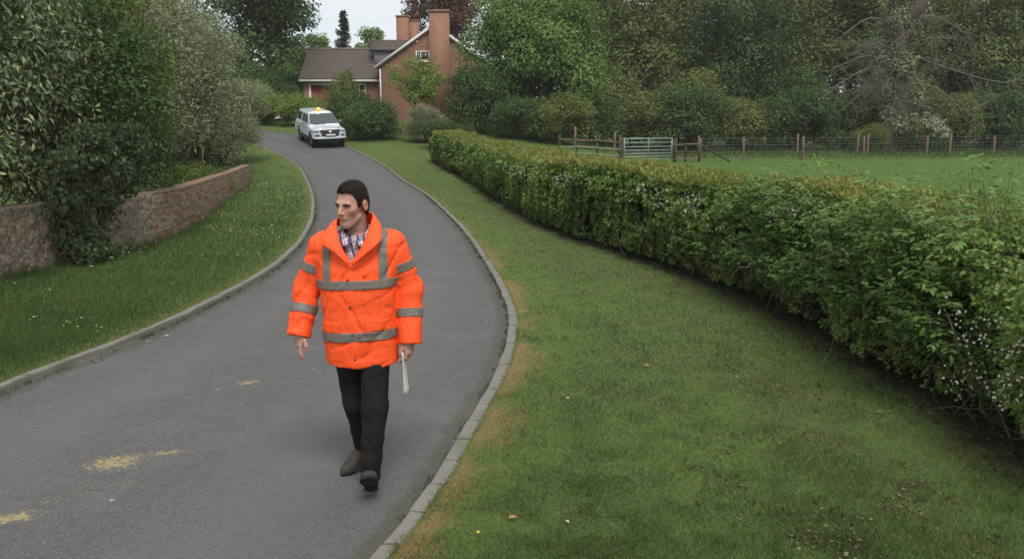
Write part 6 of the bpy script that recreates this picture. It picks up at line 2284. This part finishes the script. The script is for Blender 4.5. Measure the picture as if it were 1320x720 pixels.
    is_arm = lambda c_, s: sleeve(c_, s) < torso(c_) - .002

    def not_arm(c_): return ~(is_arm(c_, -1) | is_arm(c_, 1))
    # chest hoop, waist hoop
    def hoop(z0, z1, tilt, off=.0072):
        no = Vector((-tilt, 0, 1))
        pl = [((0, 0, z0), no), ((0, 0, z1), no)]
        patch(jm, "reflective_band", pl, lambda c_, n_: not_arm(c_) & (c_[:, 2] - tilt * c_[:, 0] > z0) & (c_[:, 2] - tilt * c_[:, 0] < z1), off, tape, JK)
    hoop(1.198, 1.248, .03)
    hoop(.893, .946, .05)
    # braces over the shoulders
    for (xa, xb) in ((-.176, -.132), (.142, .188)):
        pl = [((xa, 0, 0), (1, 0, 0)), ((xb, 0, 0), (1, 0, 0)), ((0, 0, 1.225), (0, 0, 1))]
        patch(jm, "reflective_band", pl, lambda c_, n_: (c_[:, 0] > xa) & (c_[:, 0] < xb) & (c_[:, 2] > 1.225) & ((np.abs(n_[:, 1]) > .25) | (n_[:, 2] > .3)) & ((torso(c_) < sleeve(c_, -1 if xa < 0 else 1) + .03)), .0055, tape, JK)
    # two hoops on each sleeve
    for s in (-1, 1):
        d1, d2 = unit(EL[s] - SH[s]), unit(WR[s] - EL[s])
        d1 = unit(d1 + A3(-s * .12, 0, 0))
        L1, L2 = np.linalg.norm(EL[s] - SH[s]), np.linalg.norm(WR[s] - EL[s])
        for (org, dr, a, b) in ((SH[s], d1, .105, .157), (EL[s], d2, .092 if s < 0 else .115, .144 if s < 0 else .167)):
            pl = [(org + dr * a, dr), (org + dr * b, dr)]
            patch(jm, "reflective_band", [(Vector(q), Vector(n_)) for q, n_ in pl],
                  lambda c_, n_: is_arm(c_, s) & ((c_ - org) @ dr > a) & ((c_ - org) @ dr < b) & (np.linalg.norm(np.cross(c_ - org, dr), axis=1) < .17), .0035, tape, JK)
    # storm flap, pocket flaps, chest pocket
    def fx(z): return -.014 + (1.36 - z) * .055
    sl = .055
    pl = [((fx(1.36) - .048, 0, 1.36), (1, 0, sl)), ((fx(1.36) + .006, 0, 1.36), (1, 0, sl)), ((0, 0, 1.345), (0, 0, 1))]
    patch(jm, "storm_flap", pl, lambda c_, n_: (n_[:, 1] < -.3) & (c_[:, 0] - fx(c_[:, 2]) > -.048) & (c_[:, 0] - fx(c_[:, 2]) < .006) & (c_[:, 2] < 1.345), .0040, orange, JK, .010)
    for (xa, xb, za, zb, nm, of) in ((.062, .196, .948, 1.012, "pocket_flap", .006), (-.200, -.085, .948, 1.006, "pocket_flap", .006), (.030, .122, 1.215, 1.315, "chest_pocket", .0028)):
        pl = [((xa, 0, 0), (1, 0, 0)), ((xb, 0, 0), (1, 0, 0)), ((0, 0, za), (-.05, 0, 1)), ((0, 0, zb), (-.05, 0, 1))]
        patch(jm, nm, pl, lambda c_, n_: (n_[:, 1] < -.25) & (c_[:, 0] > xa) & (c_[:, 0] < xb) & (c_[:, 2] - .05 * c_[:, 0] > za) & (c_[:, 2] - .05 * c_[:, 0] < zb) & not_arm(c_), of, orange, JK, .012)

    def on_front(x, z):
        lo_, hi_ = -.30, .0
        for _ in range(26):
            m_ = (lo_ + hi_) / 2
            if jacket(A3(x, m_, z)[None])[0] > 0: lo_ = m_
            else: hi_ = m_
        return A3(x, hi_, z)
    for z in (1.255, 1.095, .935, .79):
        q = on_front(fx(z) - .022, z) + A3(0, -.007, 0)
        m = MB(); m.lathe(q, (0, -1, .05), [(0, .0065), (.003, .0065), (.005, .003), (.005, .0005)], 10); m.build("snap_button", MATS["snap_metal"], JK, True)
    # small printed mark on the chest pocket
    q = on_front(.066, 1.275) + A3(0, -.0085, 0)
    m = MB()
    for dx, w_, h_ in ((-.006, .003, .011), (.000, .003, .014), (.006, .003, .009)):
        m.box(q[0] + dx - w_ / 2, q[0] + dx + w_ / 2, q[1] - .002, q[1] + .004, q[2] - h_ / 2, q[2] + h_ / 2)
    m.build("printed_mark", MATS["mark_red"], JK)

    # collar, folded open
    inner = [(-.014, -.160, 1.352), (-.052, -.150, 1.425), (-.080, -.125, 1.500), (-.096, -.070, 1.565), (-.090, .010, 1.600), (-.055, .082, 1.612), (.0, .105, 1.616), (.055, .086, 1.616), (.092, .020, 1.610), (.098, -.055, 1.575), (.078, -.115, 1.500), (.040, -.150, 1.415), (-.006, -.162, 1.352)]
    outer = [(-.022, -.168, 1.345), (-.085, -.172, 1.408), (-.172, -.148, 1.470), (-.150, -.060, 1.538), (-.124, .030, 1.545), (-.085, .115, 1.520), (.0, .140, 1.515), (.085, .120, 1.520), (.126, .040, 1.550), (.150, -.050, 1.546), (.158, -.145, 1.474), (.078, -.173, 1.404), (.002, -.170, 1.345)]
    N = 72
    I_, O_ = spline(inner, N), spline(outer, N)
    V = []
    for k in range(N):
        for j, t_ in enumerate(np.linspace(0, 1, 8)):
            c_ = I_[k] * (1 - t_) + O_[k] * t_
            lift = math.sin(t_ * math.pi) * .011 * min(1, k / 8, (N - 1 - k) / 8)
            wob = .004 * vnoise((c_ * 16)[None], 81)[0]
            V.append(c_ + A3(0, -.35, .8) * (lift + wob))
    V = np.array(V)
    i, j = np.meshgrid(np.arange(N - 1), np.arange(7), indexing='ij')
    a = i * 8 + j
    F = np.stack([a, a + 1, a + 9, a + 8], -1).reshape(-1, 4)
    me = mesh_np("collar", V, F, True)
    co = obj("collar", me, orange, JK)
    sdm = co.modifiers.new("thickness", 'SOLIDIFY'); sdm.thickness = .009; sdm.offset = 0

    # ---- shirt with its collar
    def shirt(p):
        x, y, z = p.T
        d = torso(p, -.016)
        d = smax(d, 1.20 - z, .01); d = smax(d, np.abs(x) - .12, .01)
        d = smax(d, y - .06, .01)
        return smax(d, -s_ell(p, (0, .02, 1.56), (.064, .075, .10)), .01)
    SHT = sdf_obj("shirt", shirt, (-.16, -.22, 1.16), (.16, .12, 1.54), .007, MATS["check_shirt"], o)
    inn = [(-.006, -.098, 1.452), (-.036, -.085, 1.485), (-.062, -.040, 1.520), (-.066, .03, 1.54), (-.04, .085, 1.548), (.0, .10, 1.55), (.04, .088, 1.548), (.068, .03, 1.54), (.066, -.035, 1.520), (.040, -.085, 1.485), (.012, -.100, 1.452)]
    out = [(-.012, -.126, 1.452), (-.064, -.140, 1.448), (-.092, -.070, 1.500), (-.088, .03, 1.505), (-.055, .10, 1.51), (.0, .118, 1.51), (.055, .10, 1.51), (.088, .03, 1.505), (.094, -.065, 1.500), (.068, -.140, 1.448), (.016, -.128, 1.452)]
    N = 50
    I_, O_ = spline(inn, N), spline(out, N)
    V = []
    for k in range(N):
        for t_ in np.linspace(0, 1, 6):
            V.append(I_[k] * (1 - t_) + O_[k] * t_ + A3(0, 0, 1) * math.sin(t_ * math.pi) * .014)
    i, j = np.meshgrid(np.arange(N - 1), np.arange(5), indexing='ij')
    a = i * 6 + j
    me = mesh_np("shirt_collar", np.array(V), np.stack([a, a + 1, a + 7, a + 6], -1).reshape(-1, 4), True)
    sc = obj("shirt_collar", me, MATS["check_shirt"], SHT)
    sdm = sc.modifiers.new("thickness", 'SOLIDIFY'); sdm.thickness = .005; sdm.offset = 0

    # ---- trousers
    def trouser(p):
        x, y, z = p.T
        d = s_ell(p, (.008, .015, .93), (.155, .115, .14))
        for s in (-1, 1):
            low = AN[s] + (AN[s] - KN[s]) * .2
            l_ = s_chain(p, [HIP[s], KN[s], low], [.092, .074, .059] if s > 0 else [.092, .074, .058], .03)
            dr = unit(AN[s] - KN[s])
            cut = (p - AN[s] - dr * (.008 if s > 0 else .045)) @ dr
            nr = np.linalg.norm(p - AN[s], axis=1) < .17
            l_ = np.where(nr, np.maximum(l_, cut), l_)
            rr = np.abs(p[:, 2] - KN[s][2])
            ring = np.sin((p @ unit(dr + A3(.25 * s, .2, 0))) * 62 + 3 * vnoise(p * 7, 85 + s))
            l_ = l_ - .0032 * ring * np.exp(-(p[:, 2] - AN[s][2]) / .16).clip(0, 1.2) + .006 * sm(-.1, .4, vnoise(p * 5, 86)) * np.exp(-((vnoise(p @ np.array([[4, 0, 6], [0, 5, 0], [-1.5, 0, 11.0]]), 87 + s) + .25 * vnoise(p * 13, 90)) / .12) ** 2)
            d = smin(d, l_, .02)
        d = d - .004 * vnoise(p * [9, 9, 5], 88) - .003 * vnoise(p * 20, 89)
        for s in (-1, 1):
            dr = unit(AN[s] - KN[s])
            d = np.where(np.linalg.norm(p - AN[s], axis=1) < .12, np.maximum(d, -s_cap(p, AN[s] - dr * .03, AN[s] + dr * .1, .046, .046)), d)
        return smax(d, z - 1.02, .01)
    tr = sdf_obj("trousers", trouser, (-.24, -.34, .04), (.24, .42, 1.05), .0088, MATS["black_trouser"], o)
    tag(tr, "plain black trousers")

    # ---- shoes
    def shoe(heel, f_h, pitch, side):
        f0 = unit(A3(*f_h, 0))
        fw = unit(f0 * math.cos(pitch) + A3(0, 0, math.sin(pitch)))
        rt = unit(np.cross(fw, A3(0, 0, 1))); up = np.cross(rt, fw)

        def L(p):
            q = p - heel
            return np.stack([q @ rt, q @ fw, q @ up], -1)

        def outline(q, grow=0.0):
            yy = q[:, 1]
            hw = np.interp(yy, [-.01, .02, .07, .13, .19, .235, .27, .295], [.020, .034, .036, .037, .047, .046, .034, .006]) + grow
            cx = np.interp(yy, [0, .12, .2, .29], [0, -.004, .003, -.006]) * side
            return np.maximum(np.abs(q[:, 0] - cx) - hw, np.maximum(-.004 - grow - yy, yy - .298 - grow))

        def up_sdf(p):
            q = L(p)
            topz = np.interp(q[:, 1], [0, .06, .11, .16, .21, .26, .30], [.098, .100, .092, .078, .066, .056, .030])
            d = smax(outline(q), q[:, 2] - topz, .035)
            d = smax(d, .012 - q[:, 2], .008)
            an = s_cap(q, (0, .048, .06), (0, .045, .095), .044, .040)
            d = smin(d, an, .03)
            return d - .0025 * vnoise(q * 28, 91)
        mid = heel + fw * .15 + up * .06
        so = sdf_obj("shoe", up_sdf, mid - .22, mid + .22, .0065, MATS["shoe_leather"], o)

        def sole(p):
            q = L(p)
            g_ = outline(q, .005)
            bot = np.where((q[:, 1] > .085) & (q[:, 1] < .12), .006, 0.0) + .003 * (np.sin(q[:, 1] * 260) > .3)
            return np.maximum(g_, np.maximum(q[:, 2] - .022, bot - q[:, 2]))
        sdf_obj("sole", sole, mid - .22, mid + .22, .0055, MATS["shoe_sole"], so)
        return so
    shoe(A3(.076, -.200, .006), (.10, -1.0), R(38), 1)
    shoe(A3(-.004, .300, .062), (-.46, -.89), R(-13), -1)

    # ---- folded papers held in his left hand: a thing of its own
    W, dn, pn, fn, P, fingers, th = HP[1]
    grip = P(.098, .030, .024)
    pp = thing("folded_papers", "white folded papers held hanging in the walking person's hand", "papers", tuple(np.array(o.location) + grip))
    ax = unit(A3(.055, -.05, -1.0))                 # hangs down
    wd = unit(A3(.06, 1.0, 0) - ax * (A3(.06, 1.0, 0) @ ax))
    nn = np.cross(ax, wd)
    for k, (off_, spread) in enumerate(((-.0020, -.001), (.0, .002), (.0020, .005))):
        V, F = [], []
        for i in range(11):
            s_ = i / 10
            for j in range(5):
                w_ = (j / 4 - .5) * .115
                V.append(ax * (-.02 + .255 * s_) + wd * (w_ + .02) + nn * (off_ + spread * max(0, s_ - .2) ** 1.3 * (1 + .4 * math.sin(j)) + .003 * math.sin(s_ * 5 + k)))
        for i in range(10):
            for j in range(4):
                a = i * 5 + j
                F.append((a, a + 1, a + 6, a + 5))
        sh = obj("sheet", mesh_np("sheet", np.array(V), np.array(F), True), MATS["paper_white"], pp)
        md = sh.modifiers.new("thickness", 'SOLIDIFY'); md.thickness = .0016; md.offset = 0
    return o


person()
# ------------------------------------------------------------------ thin summer haze
m = MB(); m.box(-120, 120, -30, 125, -1.2, 24.0)
hz = m.build("haze", None)
t = NT("haze_air")
vol = t.node("VolumePrincipled")
vol.inputs["Color"].default_value = (0.90, 0.92, 0.94, 1)
vol.inputs["Density"].default_value = 0.0005
vol.inputs["Anisotropy"].default_value = 0.2
t.l.new(vol.outputs[0], t.out.inputs["Volume"])
hz.data.materials.append(MATS["haze_air"])
tag(hz, "thin pale haze in the air", None, None, "stuff")
